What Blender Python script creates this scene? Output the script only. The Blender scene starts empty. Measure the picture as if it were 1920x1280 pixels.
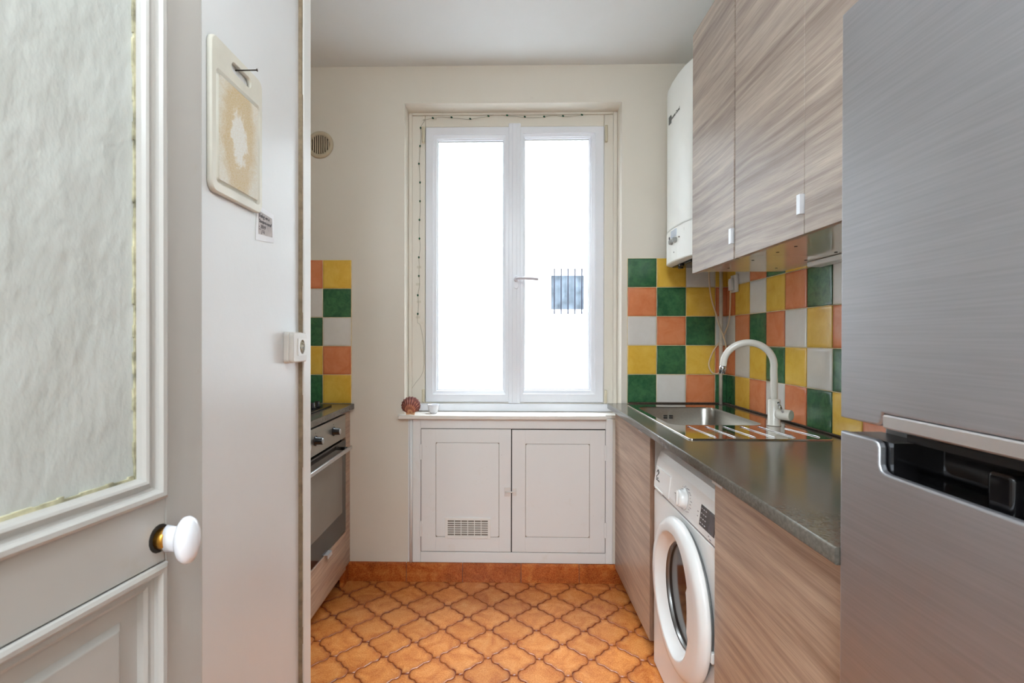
import bpy, bmesh, math, random
from mathutils import Vector, Matrix
random.seed(7)
S = bpy.context.scene
C = S.collection
PI = math.pi

# ------------------------------------------------------------------ node helpers
def new_mat(name):
    m = bpy.data.materials.new(name); m.use_nodes = True
    nt = m.node_tree; nt.nodes.clear()
    out = nt.nodes.new('ShaderNodeOutputMaterial')
    b = nt.nodes.new('ShaderNodeBsdfPrincipled')
    nt.links.new(b.outputs[0], out.inputs[0])
    return m, nt, b, out
def lin(c):
    return tuple((x/12.92 if x <= .04045 else ((x+.055)/1.055)**2.4) for x in [v/255 for v in c]) + (1,)
def N(nt, t, **k):
    n = nt.nodes.new(t)
    for a, v in k.items():
        if a == 'inp':
            for i, x in v.items(): n.inputs[i].default_value = x
        else: setattr(n, a, v)
    return n
def coords(nt, scale=(1,1,1), rot=(0,0,0)):
    tc = N(nt, 'ShaderNodeTexCoord'); mp = N(nt, 'ShaderNodeMapping')
    mp.inputs['Scale'].default_value = scale; mp.inputs['Rotation'].default_value = rot
    nt.links.new(tc.outputs['Object'], mp.inputs[0]); return mp.outputs[0]
def noise(nt, vec, scale, detail=4, rough=.55, dist=0):
    n = N(nt, 'ShaderNodeTexNoise', inp={'Scale': scale, 'Detail': detail, 'Roughness': rough, 'Distortion': dist})
    nt.links.new(vec, n.inputs['Vector']); return n.outputs['Fac']
def ramp(nt, fac, stops):
    r = N(nt, 'ShaderNodeValToRGB'); cr = r.color_ramp
    while len(cr.elements) < len(stops): cr.elements.new(.5)
    for e, (p, c) in zip(cr.elements, stops): e.position = p; e.color = c
    nt.links.new(fac, r.inputs[0]); return r.outputs[0]
def mix(nt, fac, a, b, mode='MIX'):
    n = N(nt, 'ShaderNodeMix', data_type='RGBA', blend_type=mode)
    for i, v in ((0, fac), (6, a), (7, b)):
        if hasattr(v, 'links'): nt.links.new(v, n.inputs[i])
        else: n.inputs[i].default_value = v
    return n.outputs[2]
def bump(nt, b, h, strength, dist=.001):
    n = N(nt, 'ShaderNodeBump', inp={'Strength': strength, 'Distance': dist})
    nt.links.new(h, n.inputs['Height']); nt.links.new(n.outputs[0], b.inputs['Normal'])

def plain(name, col, rough=.5, metal=0, var=.04, vscale=6, bmp=0, bscale=60, coat=0, spec=.5, stretch=(1,1,1)):
    m, nt, b, o = new_mat(name)
    c = lin(col); v = coords(nt, stretch)
    f = noise(nt, v, vscale)
    d = tuple(x*(1-var*2.2) for x in c[:3])+(1,); l = tuple(min(1, x*(1+var)) for x in c[:3])+(1,)
    nt.links.new(ramp(nt, f, [(.3, d), (.7, l)]), b.inputs['Base Color'])
    b.inputs['Roughness'].default_value = rough; b.inputs['Metallic'].default_value = metal
    b.inputs['Coat Weight'].default_value = coat; b.inputs['Coat Roughness'].default_value = .1
    b.inputs['Specular IOR Level'].default_value = spec
    if bmp: bump(nt, b, noise(nt, v, bscale, 3), bmp)
    return m

M = {}
def wall_paint(name, col, stain, rough=.45, bs=.25, amt=.5, bscale=35):
    m, nt, b, o = new_mat(name); v = coords(nt)
    f = noise(nt, v, 1.6, 6, .6); f2 = noise(nt, v, 14, 5, .7)
    c1 = ramp(nt, f, [(.35, lin(col)), (.8, lin(stain))])
    spots = ramp(nt, f2, [(.70, (0,0,0,1)), (.80, (1,1,1,1))])
    c2 = mix(nt, spots, c1, lin(tuple(x*.9 for x in stain)))
    nt.links.new(mix(nt, amt, lin(col), c2), b.inputs['Base Color'])
    b.inputs['Roughness'].default_value = rough
    bump(nt, b, noise(nt, v, bscale, 5), bs, .002)
    return m
M['wall'] = wall_paint('cream_wall_paint', (222,215,203), (213,204,189), .42, .22)
M['part'] = wall_paint('white_gloss_wall_paint', (226,227,228), (220,219,217), .28, .35, .5, 22)
M['ceil'] = wall_paint('ceiling_paint', (228,230,230), (219,219,214), .6, .12)
M['hall'] = wall_paint('hall_paint', (222,220,214), (214,210,202), .6, .12)
def paint_wood(name, col, dirt, rough=.38):
    m, nt, b, o = new_mat(name); v = coords(nt, (1,1,.12))
    f = noise(nt, v, 55, 4, .6)
    w = coords(nt); f2 = noise(nt, w, 9, 6, .7); f3 = noise(nt, w, 70, 3, .8)
    c = mix(nt, ramp(nt, f2, [(.6, (0,0,0,1)), (.78, (.55,.55,.55,1))]), lin(col), lin(dirt))
    chips = ramp(nt, f3, [(.735, (0,0,0,1)), (.76, (1,1,1,1))])
    c = mix(nt, chips, c, lin(tuple(x*.72 for x in dirt)))
    nt.links.new(c, b.inputs['Base Color']); b.inputs['Roughness'].default_value = rough
    bump(nt, b, f, .35, .0012)
    return m
M['paintwood'] = paint_wood('white_painted_wood', (228,222,214), (208,193,170))
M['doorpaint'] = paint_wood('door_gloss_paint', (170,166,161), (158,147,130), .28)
M['cupboard'] = paint_wood('cupboard_paint', (229,229,228), (218,211,200), .42)
M['casing'] = paint_wood('casing_paint', (232,231,228), (214,206,192), .35)
M['caulk_shade'] = plain('caulk_and_shade', (150,132,108), .8, var=.15, vscale=40)  # brown for the caulk gap and for shade put in as colour
M['pvc'] = plain('white_window_plastic', (232,234,240), .3, var=.01)
M['oldframe'] = paint_wood('old_frame_paint', (222,216,204), (206,194,168), .45)
M['hinge'] = plain('ivory_hinge', (205,196,172), .4)
M['white'] = plain('white_enamel', (238,237,235), .22, var=.01, coat=.3)
M['whiteplastic'] = plain('white_plastic', (232,230,226), .35, var=.01)
M['boiler'] = plain('boiler_enamel', (236,236,230), .35, var=.015)
M['porcelain'] = plain('white_porcelain', (220,220,225), .1, var=.01, coat=.6)
M['black'] = plain('black_plastic', (20,20,22), .25, var=.1)
M['blackgloss'] = plain('glossy_black_glass', (14,13,14), .06, var=.05)
M['darkgap'] = plain('dark_gap', (38,32,27), .9)
M['brass'] = plain('worn_brass', (190,140,60), .28, 1, var=.2, vscale=50)
M['chrome'] = plain('chrome', (215,215,218), .12, 1, var=.02)
M['alu'] = plain('brushed_aluminium', (205,205,205), .35, 1, var=.03)
M['tab'] = plain('aluminium_tab', (220,220,222), .4, .6, var=.02)
M['nail'] = plain('dark_nail', (60,52,46), .4, .8)
M['beige'] = plain('beige_cable_plastic', (226,202,168), .45)
M['pipe'] = plain('painted_pipe', (226,214,196), .35, var=.08, vscale=20)
M['ventplastic'] = plain('yellowed_plastic', (196,182,156), .5)
M['greenbulb'] = plain('green_bulb', (16,74,52), .25)
M['wire'] = plain('dull_green_wire', (150,148,130), .5)
M['cream'] = plain('cream_laminate', (214,208,192), .1, var=.02, coat=.5)
M['fauc'] = plain('cream_enamel', (228,224,214), .25, var=.03, coat=.4)
M['grey'] = plain('grey_knob_plastic', (150,150,146), .4)
M['steelpanel'] = plain('oven_steel', (172,168,160), .32, .85, var=.04, vscale=40, stretch=(1,.05,1))

def metal_brushed(name, col, r0, r1, stretch, bs=.05):
    m, nt, b, o = new_mat(name); v = coords(nt, stretch)
    f = noise(nt, v, 300, 2, .5); w = coords(nt); g = noise(nt, w, 4, 5, .6)
    c = lin(col)
    nt.links.new(ramp(nt, f, [(.3, tuple(x*.9 for x in c[:3])+(1,)), (.7, c)]), b.inputs['Base Color'])
    b.inputs['Metallic'].default_value = 1
    mr = N(nt, 'ShaderNodeMapRange', inp={'From Min': .3, 'From Max': .7, 'To Min': r0, 'To Max': r1})
    nt.links.new(g, mr.inputs[0]); nt.links.new(mr.outputs[0], b.inputs['Roughness'])
    bump(nt, b, f, bs, .0005)
    return m
M['fridge'] = metal_brushed('brushed_fridge_steel', (186,186,190), .43, .49, (.2,.02,1), .06)
M['sinkbowl'] = metal_brushed('brushed_sink_steel', (168,163,155), .26, .36, (.3,.03,1))
M['drainer'] = metal_brushed('polished_drainer_steel', (200,194,186), .05, .09, (1,1,1), .01)

def wood(name, base, dark, light, seed=0):
    m, nt, b, o = new_mat(name)
    sep = N(nt, 'ShaderNodeSeparateXYZ'); nt.links.new(coords(nt), sep.inputs[0])
    wv = N(nt, 'ShaderNodeCombineXYZ'); wv.inputs[2].default_value = seed; nt.links.new(sep.outputs['Y'], wv.inputs[1])
    wz = N(nt, 'ShaderNodeMath', operation='MULTIPLY', inp={1: .6}); nt.links.new(sep.outputs['Z'], wz.inputs[0]); nt.links.new(wz.outputs[0], wv.inputs[0])
    wig = noise(nt, wv.outputs[0], 2.6, 1)
    ma = N(nt, 'ShaderNodeMath', operation='MULTIPLY_ADD', inp={1: .022}); nt.links.new(wig, ma.inputs[0]); nt.links.new(sep.outputs['Z'], ma.inputs[2])
    def lay(ys, sc, det, ro):
        my = N(nt, 'ShaderNodeMath', operation='MULTIPLY', inp={1: ys}); nt.links.new(sep.outputs['Y'], my.inputs[0])
        cb = N(nt, 'ShaderNodeCombineXYZ'); cb.inputs[0].default_value = seed; nt.links.new(my.outputs[0], cb.inputs[1]); nt.links.new(ma.outputs[0], cb.inputs[2])
        return noise(nt, cb.outputs[0], sc, det, ro)
    big = lay(.06, 15, 3, .6); mid = lay(.035, 60, 4, .65); fine = lay(.022, 420, 3, .6)
    c = ramp(nt, big, [(.34, lin(dark)), (.5, lin(base)), (.64, lin(light))])
    c = mix(nt, .5, c, ramp(nt, mid, [(.35, lin(dark)), (.5, lin(base)), (.63, lin(light))]))
    c = mix(nt, .75, c, ramp(nt, fine, [(.34, (.70,.68,.66,1)), (.54, (1,1,1,1))]), 'MULTIPLY')
    nt.links.new(c, b.inputs['Base Color']); b.inputs['Roughness'].default_value = .38
    bump(nt, b, fine, .2, .0005)
    return m
M['wood'] = wood('walnut_laminate', (176,150,130), (146,119,101), (196,172,150))
M['woodup'] = wood('grey_walnut_laminate', (166,150,138), (134,117,107), (188,173,158), 3.3)
M['woodedge'] = plain('laminate_edge', (140,108,88), .5, var=.15, vscale=60, stretch=(1,1,.2))

def worktop_mat():
    m, nt, b, o = new_mat('dark_stone_laminate'); v = coords(nt)
    f = noise(nt, v, 7, 5, .6); g = noise(nt, v, 140, 3)
    c = ramp(nt, f, [(.3, lin((74,68,60))), (.55, lin((84,78,70))), (.75, lin((96,90,82)))])
    c = mix(nt, .35, c, ramp(nt, g, [(.4, lin((80,73,66))), (.6, lin((112,106,97)))]))
    nt.links.new(c, b.inputs['Base Color']); b.inputs['Roughness'].default_value = .24
    mr = N(nt, 'ShaderNodeMapRange', inp={'From Min': .3, 'From Max': .7, 'To Min': .17, 'To Max': .20})
    nt.links.new(f, mr.inputs[0]); nt.links.new(mr.outputs[0], b.inputs['Roughness'])
    bump(nt, b, g, .05, .0003)
    return m
M['worktop'] = worktop_mat()

def glaze(name, col, dark, rough=.16, edge=None, amt=.9, sc=16):
    m, nt, b, o = new_mat(name); v = coords(nt)
    f = noise(nt, v, sc, 6, .65, .6); big = noise(nt, v, 4, 2)
    c = ramp(nt, f, [(.32, lin(dark)), (.62, lin(col))])
    c = mix(nt, .25, c, ramp(nt, big, [(.35, lin(dark)), (.65, lin(col))]))
    if edge:
        a = N(nt, 'ShaderNodeAttribute', attribute_name='rim')
        mu = N(nt, 'ShaderNodeMath', operation='MULTIPLY', inp={1: amt}); nt.links.new(a.outputs['Fac'], mu.inputs[0])
        c = mix(nt, mu.outputs[0], c, lin(edge))
    nt.links.new(c, b.inputs['Base Color']); b.inputs['Roughness'].default_value = rough
    bump(nt, b, noise(nt, v, 22, 2), .2, .002)
    return m
M['G'] = glaze('green_glaze', (66,116,74), (34,78,50), .2, (30,66,44), .6, 34)
M['Y'] = glaze('yellow_glaze', (232,192,84), (216,168,58), .2, (206,158,52), .5)
M['O'] = glaze('orange_glaze', (222,142,96), (208,118,74), .2, (176,78,38), .7)
M['W'] = glaze('white_glaze', (222,218,212), (216,211,204), .14, (206,198,186), .5)
M['grout'] = plain('cream_grout', (224,206,164), .8, var=.1, vscale=30)

def floor_tile_mat(name, cols, edge, rim_amt):
    m, nt, b, o = new_mat(name); v = coords(nt)
    f = noise(nt, v, 13, 6, .62, .8); g = noise(nt, v, 190, 3, .7); big = noise(nt, v, 3.1, 3)
    c = ramp(nt, f, [(.3, lin(cols[0])), (.52, lin(cols[1])), (.72, lin(cols[2]))])
    c = mix(nt, .35, c, ramp(nt, g, [(.38, lin(cols[0])), (.6, lin(cols[2]))]))
    a = N(nt, 'ShaderNodeAttribute', attribute_name='rim')
    r = N(nt, 'ShaderNodeAttribute', attribute_name='tone')
    c = mix(nt, .5, c, ramp(nt, r.outputs['Fac'], [(0, (.72,.66,.6,1)), (1, (1.08,1.08,1.08,1))]), 'MULTIPLY')
    add = N(nt, 'ShaderNodeMath', operation='MULTIPLY', inp={1: rim_amt}); 
    n2 = N(nt, 'ShaderNodeMapRange', inp={'From Min': .3, 'From Max': .65, 'To Min': .5, 'To Max': 1.25}); nt.links.new(f, n2.inputs[0])
    mm = N(nt, 'ShaderNodeMath', operation='MULTIPLY'); nt.links.new(a.outputs['Fac'], mm.inputs[0]); nt.links.new(n2.outputs[0], mm.inputs[1])
    nt.links.new(mm.outputs[0], add.inputs[0])
    c = mix(nt, add.outputs[0], c, lin(edge))
    nt.links.new(c, b.inputs['Base Color']); b.inputs['Roughness'].default_value = .27
    bump(nt, b, noise(nt, v, 30, 3), .3, .002)
    return m
M['floortile'] = floor_tile_mat('terracotta_glaze', ((174,88,34), (214,134,66), (232,162,94)), (118,44,18), .9)
M['basetile'] = floor_tile_mat('plinth_glaze', ((128,44,12), (186,90,34), (226,146,70)), (112,36,10), .5)
M['floorgrout'] = plain('floor_grout', (128,88,72), .4, var=.2, vscale=30)

def thin_glass():
    m, nt, b, o = new_mat('window_glass')
    tr = N(nt, 'ShaderNodeBsdfTransparent', inp={0: (.97,.98,.98,1)}); gl = N(nt, 'ShaderNodeBsdfGlossy', inp={'Roughness': .02})
    fr = N(nt, 'ShaderNodeFresnel', inp={0: 1.45}); mx = N(nt, 'ShaderNodeMixShader')
    ge = N(nt, 'ShaderNodeNewGeometry'); fm = N(nt, 'ShaderNodeMath', operation='SUBTRACT', inp={0: 1.0}); mu = N(nt, 'ShaderNodeMath', operation='MULTIPLY')
    nt.links.new(ge.outputs['Backfacing'], fm.inputs[1]); nt.links.new(fr.outputs[0], mu.inputs[0]); nt.links.new(fm.outputs[0], mu.inputs[1])
    nt.links.new(mu.outputs[0], mx.inputs[0]); nt.links.new(tr.outputs[0], mx.inputs[1]); nt.links.new(gl.outputs[0], mx.inputs[2])
    nt.links.new(mx.outputs[0], o.inputs[0]); return m
M['glass'] = thin_glass()
def door_glass():
    m, nt, b, o = new_mat('hammered_door_glass')
    v = coords(nt, (1,1,.55)); f = noise(nt, v, 21, 2, .5, .15); g = noise(nt, v, 70, 3, .6)
    w = noise(nt, coords(nt), 3, 4)
    nt.links.new(ramp(nt, w, [(.3, lin((190,193,188))), (.7, lin((203,205,202)))]), b.inputs['Base Color'])
    b.inputs['Roughness'].default_value = .12; b.inputs['Specular IOR Level'].default_value = .8
    b.inputs['Transmission Weight'].default_value = .12
    mx = N(nt, 'ShaderNodeMath', operation='MULTIPLY_ADD', inp={1: .3}); nt.links.new(g, mx.inputs[0]); nt.links.new(f, mx.inputs[2])
    bump(nt, b, mx.outputs[0], .8, .0065)
    return m
M['doorglass'] = door_glass()
M['putty'] = plain('mossy_putty', (178,172,142), .8, var=.3, vscale=50)
M['drumglass'] = plain('porthole_glass', (50,46,44), .08, 0, var=.3, spec=.5, vscale=14)
M['ovenglass'] = plain('oven_door_glass', (46,40,36), .07, var=.03)
M['ovenwin'] = plain('oven_window_glass', (112,104,94), .09, var=.03)
M['display'] = plain('display_black', (44,34,36), .15)
M['ink'] = plain('dark_ink', (60,58,62), .6)
M['icon'] = plain('pale_print', (190,188,190), .5)
M['pinkink'] = plain('grey_print', (150,140,142), .5)
M['notepaper'] = plain('note_paper', (196,190,190), .8, var=.1, vscale=50)
M['tape'] = plain('white_tape', (236,236,240), .4, var=.02)
M['lcd'] = plain('boiler_display', (196,204,216), .2)
M['barmetal'] = plain('dark_window_bar', (20,20,32), .6, spec=.2)
M['extwall'] = plain('white_render', (150,150,150), .9, var=.01)
M['extglass'] = plain('far_window_glass', (74,82,91), .5, var=.25, vscale=9, spec=.2)
M['ground'] = plain('pale_bounce_ground', (200,202,204), .9)

def shell_mat():
    m, nt, b, o = new_mat('scallop')
    a = N(nt, 'ShaderNodeAttribute', attribute_name='rim'); v = coords(nt)
    f = noise(nt, v, 90, 4, .7)
    md = N(nt, 'ShaderNodeMath', operation='MULTIPLY_ADD', inp={1: .45}); nt.links.new(f, md.inputs[0]); nt.links.new(a.outputs['Fac'], md.inputs[2])
    c = ramp(nt, md.outputs[0], [(.25, lin((226,186,140))), (.5, lin((196,128,92))), (.75, lin((138,70,54))), (1, lin((108,56,48)))])
    nt.links.new(c, b.inputs['Base Color']); b.inputs['Roughness'].default_value = .6; return m
M['shell'] = shell_mat()
def board_mat():
    m, nt, b, o = new_mat('stained_cutting_board')
    tc = N(nt, 'ShaderNodeTexCoord'); mp = N(nt, 'ShaderNodeMapping'); mp.inputs['Location'].default_value = (0, 0, -.096); mp.inputs['Scale'].default_value = (1, 1.3, .62)
    nt.links.new(tc.outputs['Object'], mp.inputs[0])
    ln = N(nt, 'ShaderNodeVectorMath', operation='LENGTH'); nt.links.new(mp.outputs[0], ln.inputs[0])
    v = coords(nt); f = noise(nt, v, 18, 6, .65, 1.0); fine = noise(nt, coords(nt, (1,1,2), (.6,0,0)), 160, 3, .7)
    ad = N(nt, 'ShaderNodeMath', operation='MULTIPLY_ADD', inp={1: .10}); nt.links.new(f, ad.inputs[0]); nt.links.new(ln.outputs['Value'], ad.inputs[2])
    c = ramp(nt, ad.outputs[0], [(.088, lin((232,231,226))), (.098, lin((204,180,134))), (.125, lin((202,176,128))), (.165, lin((224,219,206)))])
    c = mix(nt, .3, c, ramp(nt, fine, [(.35, lin((196,168,116))), (.6, lin((226,224,216)))]))
    nt.links.new(c, b.inputs['Base Color']); b.inputs['Roughness'].default_value = .5
    bump(nt, b, fine, .3, .0006); return m
M['board'] = board_mat()
M['boardrim'] = plain('yellowed_board_plastic', (222,218,205), .35, var=.04, vscale=9)

# ------------------------------------------------------------------ mesh helpers
class MB:
    def __init__(s): s.bm = bmesh.new(); s.rim = s.bm.verts.layers.float.new('rim'); s.tone = s.bm.verts.layers.float.new('tone')
    def face(s, vs, mi=0, smooth=False):
        try: f = s.bm.faces.new(vs)
        except ValueError: return None
        f.material_index = mi; f.smooth = smooth; return f
    def box(s, x0, x1, y0, y1, z0, z1, bev=0, mi=0, seg=2):
        x0, x1 = sorted((x0, x1)); y0, y1 = sorted((y0, y1)); z0, z1 = sorted((z0, z1))
        v = [s.bm.verts.new(p) for p in ((x0,y0,z0),(x1,y0,z0),(x1,y1,z0),(x0,y1,z0),(x0,y0,z1),(x1,y0,z1),(x1,y1,z1),(x0,y1,z1))]
        fs = [s.face([v[i] for i in q], mi) for q in ((3,2,1,0),(4,5,6,7),(0,1,5,4),(1,2,6,5),(2,3,7,6),(3,0,4,7))]
        if bev:
            es = list({e for f in fs for e in f.edges})
            r = bmesh.ops.bevel(s.bm, geom=es, offset=bev, segments=seg, affect='EDGES', profile=.5, clamp_overlap=True)
            for f in r['faces']: f.material_index = mi; f.smooth = True
        return s
    def prism(s, pts, axis, a, b, mi=0, smooth=False, bev=0):
        """pts: 2D outline in the two other axes (ordered x,y,z minus axis)"""
        def P(p, t):
            if axis == 'X': return (t, p[0], p[1])
            if axis == 'Y': return (p[0], t, p[1])
            return (p[0], p[1], t)
        A = [s.bm.verts.new(P(p, a)) for p in pts]; B = [s.bm.verts.new(P(p, b)) for p in pts]
        n = len(pts); fs = []
        for i in range(n): fs.append(s.face([A[i], A[(i+1)%n], B[(i+1)%n], B[i]], mi, smooth))
        c1 = s.face(A[::-1], mi); c2 = s.face(B, mi)
        bmesh.ops.recalc_face_normals(s.bm, faces=[f for f in fs+[c1,c2] if f])
        if bev:
            es = list({e for c in (c1, c2) for e in c.edges})
            r = bmesh.ops.bevel(s.bm, geom=es, offset=bev, segments=2, affect='EDGES', profile=.5, clamp_overlap=True)
            for f in r['faces']: f.material_index = mi; f.smooth = True
        return s
    def lathe(s, prof, org, axis=(0,0,1), seg=32, mi=0, sx=1, sy=1, up=None, caps=True):
        """prof: list of (r, h)"""
        ax = Vector(axis).normalized()
        u = Vector(up) if up else (Vector((0,0,1)) if abs(ax.z) < .9 else Vector((1,0,0)))
        u = (u - ax*u.dot(ax)).normalized(); w = ax.cross(u); o = Vector(org); rings = []
        for r, h in prof:
            rings.append([s.bm.verts.new(o + ax*h + u*(r*sx*math.cos(2*PI*i/seg)) + w*(r*sy*math.sin(2*PI*i/seg))) for i in range(seg)])
        fs = []
        for a, b in zip(rings, rings[1:]):
            for i in range(seg): fs.append(s.face([a[i], a[(i+1)%seg], b[(i+1)%seg], b[i]], mi, True))
        if caps:
            fs.append(s.face(rings[0][::-1], mi)); fs.append(s.face(rings[-1], mi))
        bmesh.ops.recalc_face_normals(s.bm, faces=[f for f in fs if f])
        return s
    def tube(s, path, r, seg=12, mi=0, caps=True):
        P = [Vector(p) for p in path]; rings = []; n = len(P)
        rr = r if isinstance(r, (list, tuple)) else [r]*n
        t0 = (P[1]-P[0]).normalized(); u = t0.orthogonal().normalized(); pt = t0
        for i in range(n):
            t = ((P[min(i+1,n-1)]-P[max(i-1,0)])).normalized()
            u = (u - t*u.dot(t)).normalized(); w = t.cross(u)
            rings.append([s.bm.verts.new(P[i] + (u*math.cos(2*PI*k/seg)+w*math.sin(2*PI*k/seg))*rr[i]) for k in range(seg)])
        for a, b in zip(rings, rings[1:]):
            for k in range(seg): s.face([a[k], a[(k+1)%seg], b[(k+1)%seg], b[k]], mi, True)
        if caps: s.face(rings[0][::-1], mi); s.face(rings[-1], mi)
        return s
    def loops_face(s, loops, mi=0, normal=(0,0,1)):
        """fill between loops of verts (first outer, rest holes)"""
        es = []
        for L in loops:
            for i in range(len(L)):
                a, b = L[i], L[(i+1)%len(L)]
                es.append(s.bm.edges.get((a, b)) or s.bm.edges.new((a, b)))
        r = bmesh.ops.triangle_fill(s.bm, use_beauty=True, edges=es, normal=normal)
        for g in r['geom']:
            if isinstance(g, bmesh.types.BMFace): g.material_index = mi
        return s
    def build(s, name, mats, root=None, parent=None, local=False, recalc=False, smooth_angle=None):
        if recalc: bmesh.ops.recalc_face_normals(s.bm, faces=s.bm.faces)
        me = bpy.data.meshes.new(name)
        par = parent or root
        if par is not None and not local:
            off = Vector(par.get('_o', (0,0,0)))
            bmesh.ops.translate(s.bm, verts=s.bm.verts, vec=-off)
        s.bm.to_mesh(me); s.bm.free()
        for m in (mats if isinstance(mats, (list, tuple)) else [mats]): me.materials.append(m)
        o = bpy.data.objects.new(name, me); C.objects.link(o)
        if par is not None:
            o.parent = par
            if not local: OFF[o.name] = OFF.get(par.name, (0,0,0))
        return o
OFF = {}
# world-space meshes: parts are shifted by the root's location
def _build(s, name, mats, par=None, local=False, recalc=False):
    if recalc: bmesh.ops.recalc_face_normals(s.bm, faces=s.bm.faces)
    me = bpy.data.meshes.new(name)
    off = OFF.get(par.name, (0,0,0)) if par is not None else (0,0,0)
    if not local: bmesh.ops.translate(s.bm, verts=s.bm.verts, vec=-Vector(off))
    s.bm.to_mesh(me); s.bm.free()
    for m in (mats if isinstance(mats, (list, tuple)) else [mats]): me.materials.append(m)
    o = bpy.data.objects.new(name, me); C.objects.link(o)
    if par is not None: o.parent = par; OFF[o.name] = off
    return o
MB.build = _build

def thing(name, loc, label, cat, group=None, rz=0):
    o = bpy.data.objects.new(name, None); C.objects.link(o); o.location = loc; o.rotation_euler = (0,0,rz)
    o.empty_display_size = .05
    OFF[o.name] = tuple(loc); o['label'] = label; o['category'] = cat
    if group: o['group'] = group
    return o
def tag(o, label, cat, group=None):
    o['label'] = label; o['category'] = cat
    if group: o['group'] = group
    return o
def rebase(o, loc):
    """put a single mesh thing's origin at its base"""
    o.data.transform(Matrix.Translation(-Vector(loc))); o.location = loc; return o
def struct(o, label=None):
    o['kind'] = 'structure'
    if label: o['label'] = label
    return o
def sroot(name, loc, label, rz=0):
    o = bpy.data.objects.new(name, None); C.objects.link(o); o.location = loc; o.rotation_euler = (0,0,rz)
    o.empty_display_size = .05; OFF[o.name] = tuple(loc); o['kind'] = 'structure'; o['label'] = label
    return o
def box(x0, x1, y0, y1, z0, z1, bev=0, mi=0): return MB().box(x0, x1, y0, y1, z0, z1, bev, mi)
def rrect(x0, x1, y0, y1, r, n=6):
    pts = []
    for cx, cy, a0 in ((x1-r, y1-r, 0), (x0+r, y1-r, 90), (x0+r, y0+r, 180), (x1-r, y0+r, 270)):
        for i in range(n+1):
            a = math.radians(a0 + 90*i/n); pts.append((cx+r*math.cos(a), cy+r*math.sin(a)))
    return pts
def smooth_path(pts, n=6):
    P = [Vector(p) for p in pts]; out = []
    for i in range(len(P)-1):
        p0, p1, p2, p3 = P[max(i-1,0)], P[i], P[i+1], P[min(i+2,len(P)-1)]
        for k in range(n):
            t = k/n
            out.append(.5*((2*p1)+(-p0+p2)*t+(2*p0-5*p1+4*p2-p3)*t*t+(-p0+3*p1-3*p2+p3)*t**3))
    out.append(P[-1]); return out
def text(s, name, par, mat, loc, size, rot, align='LEFT', ext=.0004, shear=0):
    cu = bpy.data.curves.new(name, 'FONT'); cu.body = s; cu.size = size; cu.extrude = ext; cu.align_x = align; cu.shear = shear
    cu.materials.append(mat); cu.resolution_u = 3
    tmp = bpy.data.objects.new('tmp', cu); C.objects.link(tmp); bpy.context.view_layer.update()
    me = bpy.data.meshes.new_from_object(tmp.evaluated_get(bpy.context.evaluated_depsgraph_get())); bpy.data.objects.remove(tmp); bpy.data.curves.remove(cu)
    o = bpy.data.objects.new(name, me); C.objects.link(o)
    off = Vector(OFF.get(par.name, (0,0,0))); o.parent = par; o.location = Vector(loc)-off; o.rotation_euler = rot
    OFF[o.name] = tuple(off); return o
ROT_L = (PI/2, 0, -PI/2)   # reads when looking towards +X
ROT_R = (PI/2, 0, PI/2)    # reads when looking towards -X

# ------------------------------------------------------------------ dimensions (metres; camera stands at x=0,y=0)
D = 2.582      # back wall
XR = 1.112     # right wall
XN = -1.42     # left wall of the cooking niche
XP = -.65      # partition, kitchen side
ZC = 2.635     # ceiling
WT = .916      # right worktop top

# ------------------------------------------------------------------ setting
wx0, wx1, wz0, wz1 = -.527, .580, .8345, 2.444
b = MB(); T = .22
b.box(XN-.1, wx0, D, D+T, 0, ZC); b.box(wx1, XR+.1, D, D+T, 0, ZC)
b.box(wx0, wx1, D, D+T, wz1, ZC); b.box(wx0, wx1, D, D+T, 0, wz0)
bw = b.build('wall_back', M['wall'])
bv = bw.modifiers.new('weld', 'WELD')
struct(bw, 'cream painted wall around the window')
struct(box(XR, XR+.12, -2.3, D, 0, ZC).build('wall_right', M['wall']), 'cream wall on the right')
struct(box(XN-.12, XN, 1.50, D, 0, ZC).build('wall_niche', M['wall']), 'wall of the cooking niche')
struct(box(XP-.12, XP, -2.3, 1.60, 0, ZC).build('wall_left', M['part']), 'glossy white partition wall on the left')
struct(box(XN-.1, XP-.12, 1.48, 1.60, 0, ZC).build('wall_niche_end', M['wall']), 'end wall of the niche')
struct(box(XP-.12, XR, -2.42, -2.30, 0, ZC).build('wall_rear', M['hall']), 'hall wall behind')
struct(box(XN-.1, XR+.12, -2.42, D+T, ZC, ZC+.12).build('ceiling', M['ceil']), 'white ceiling')

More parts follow.
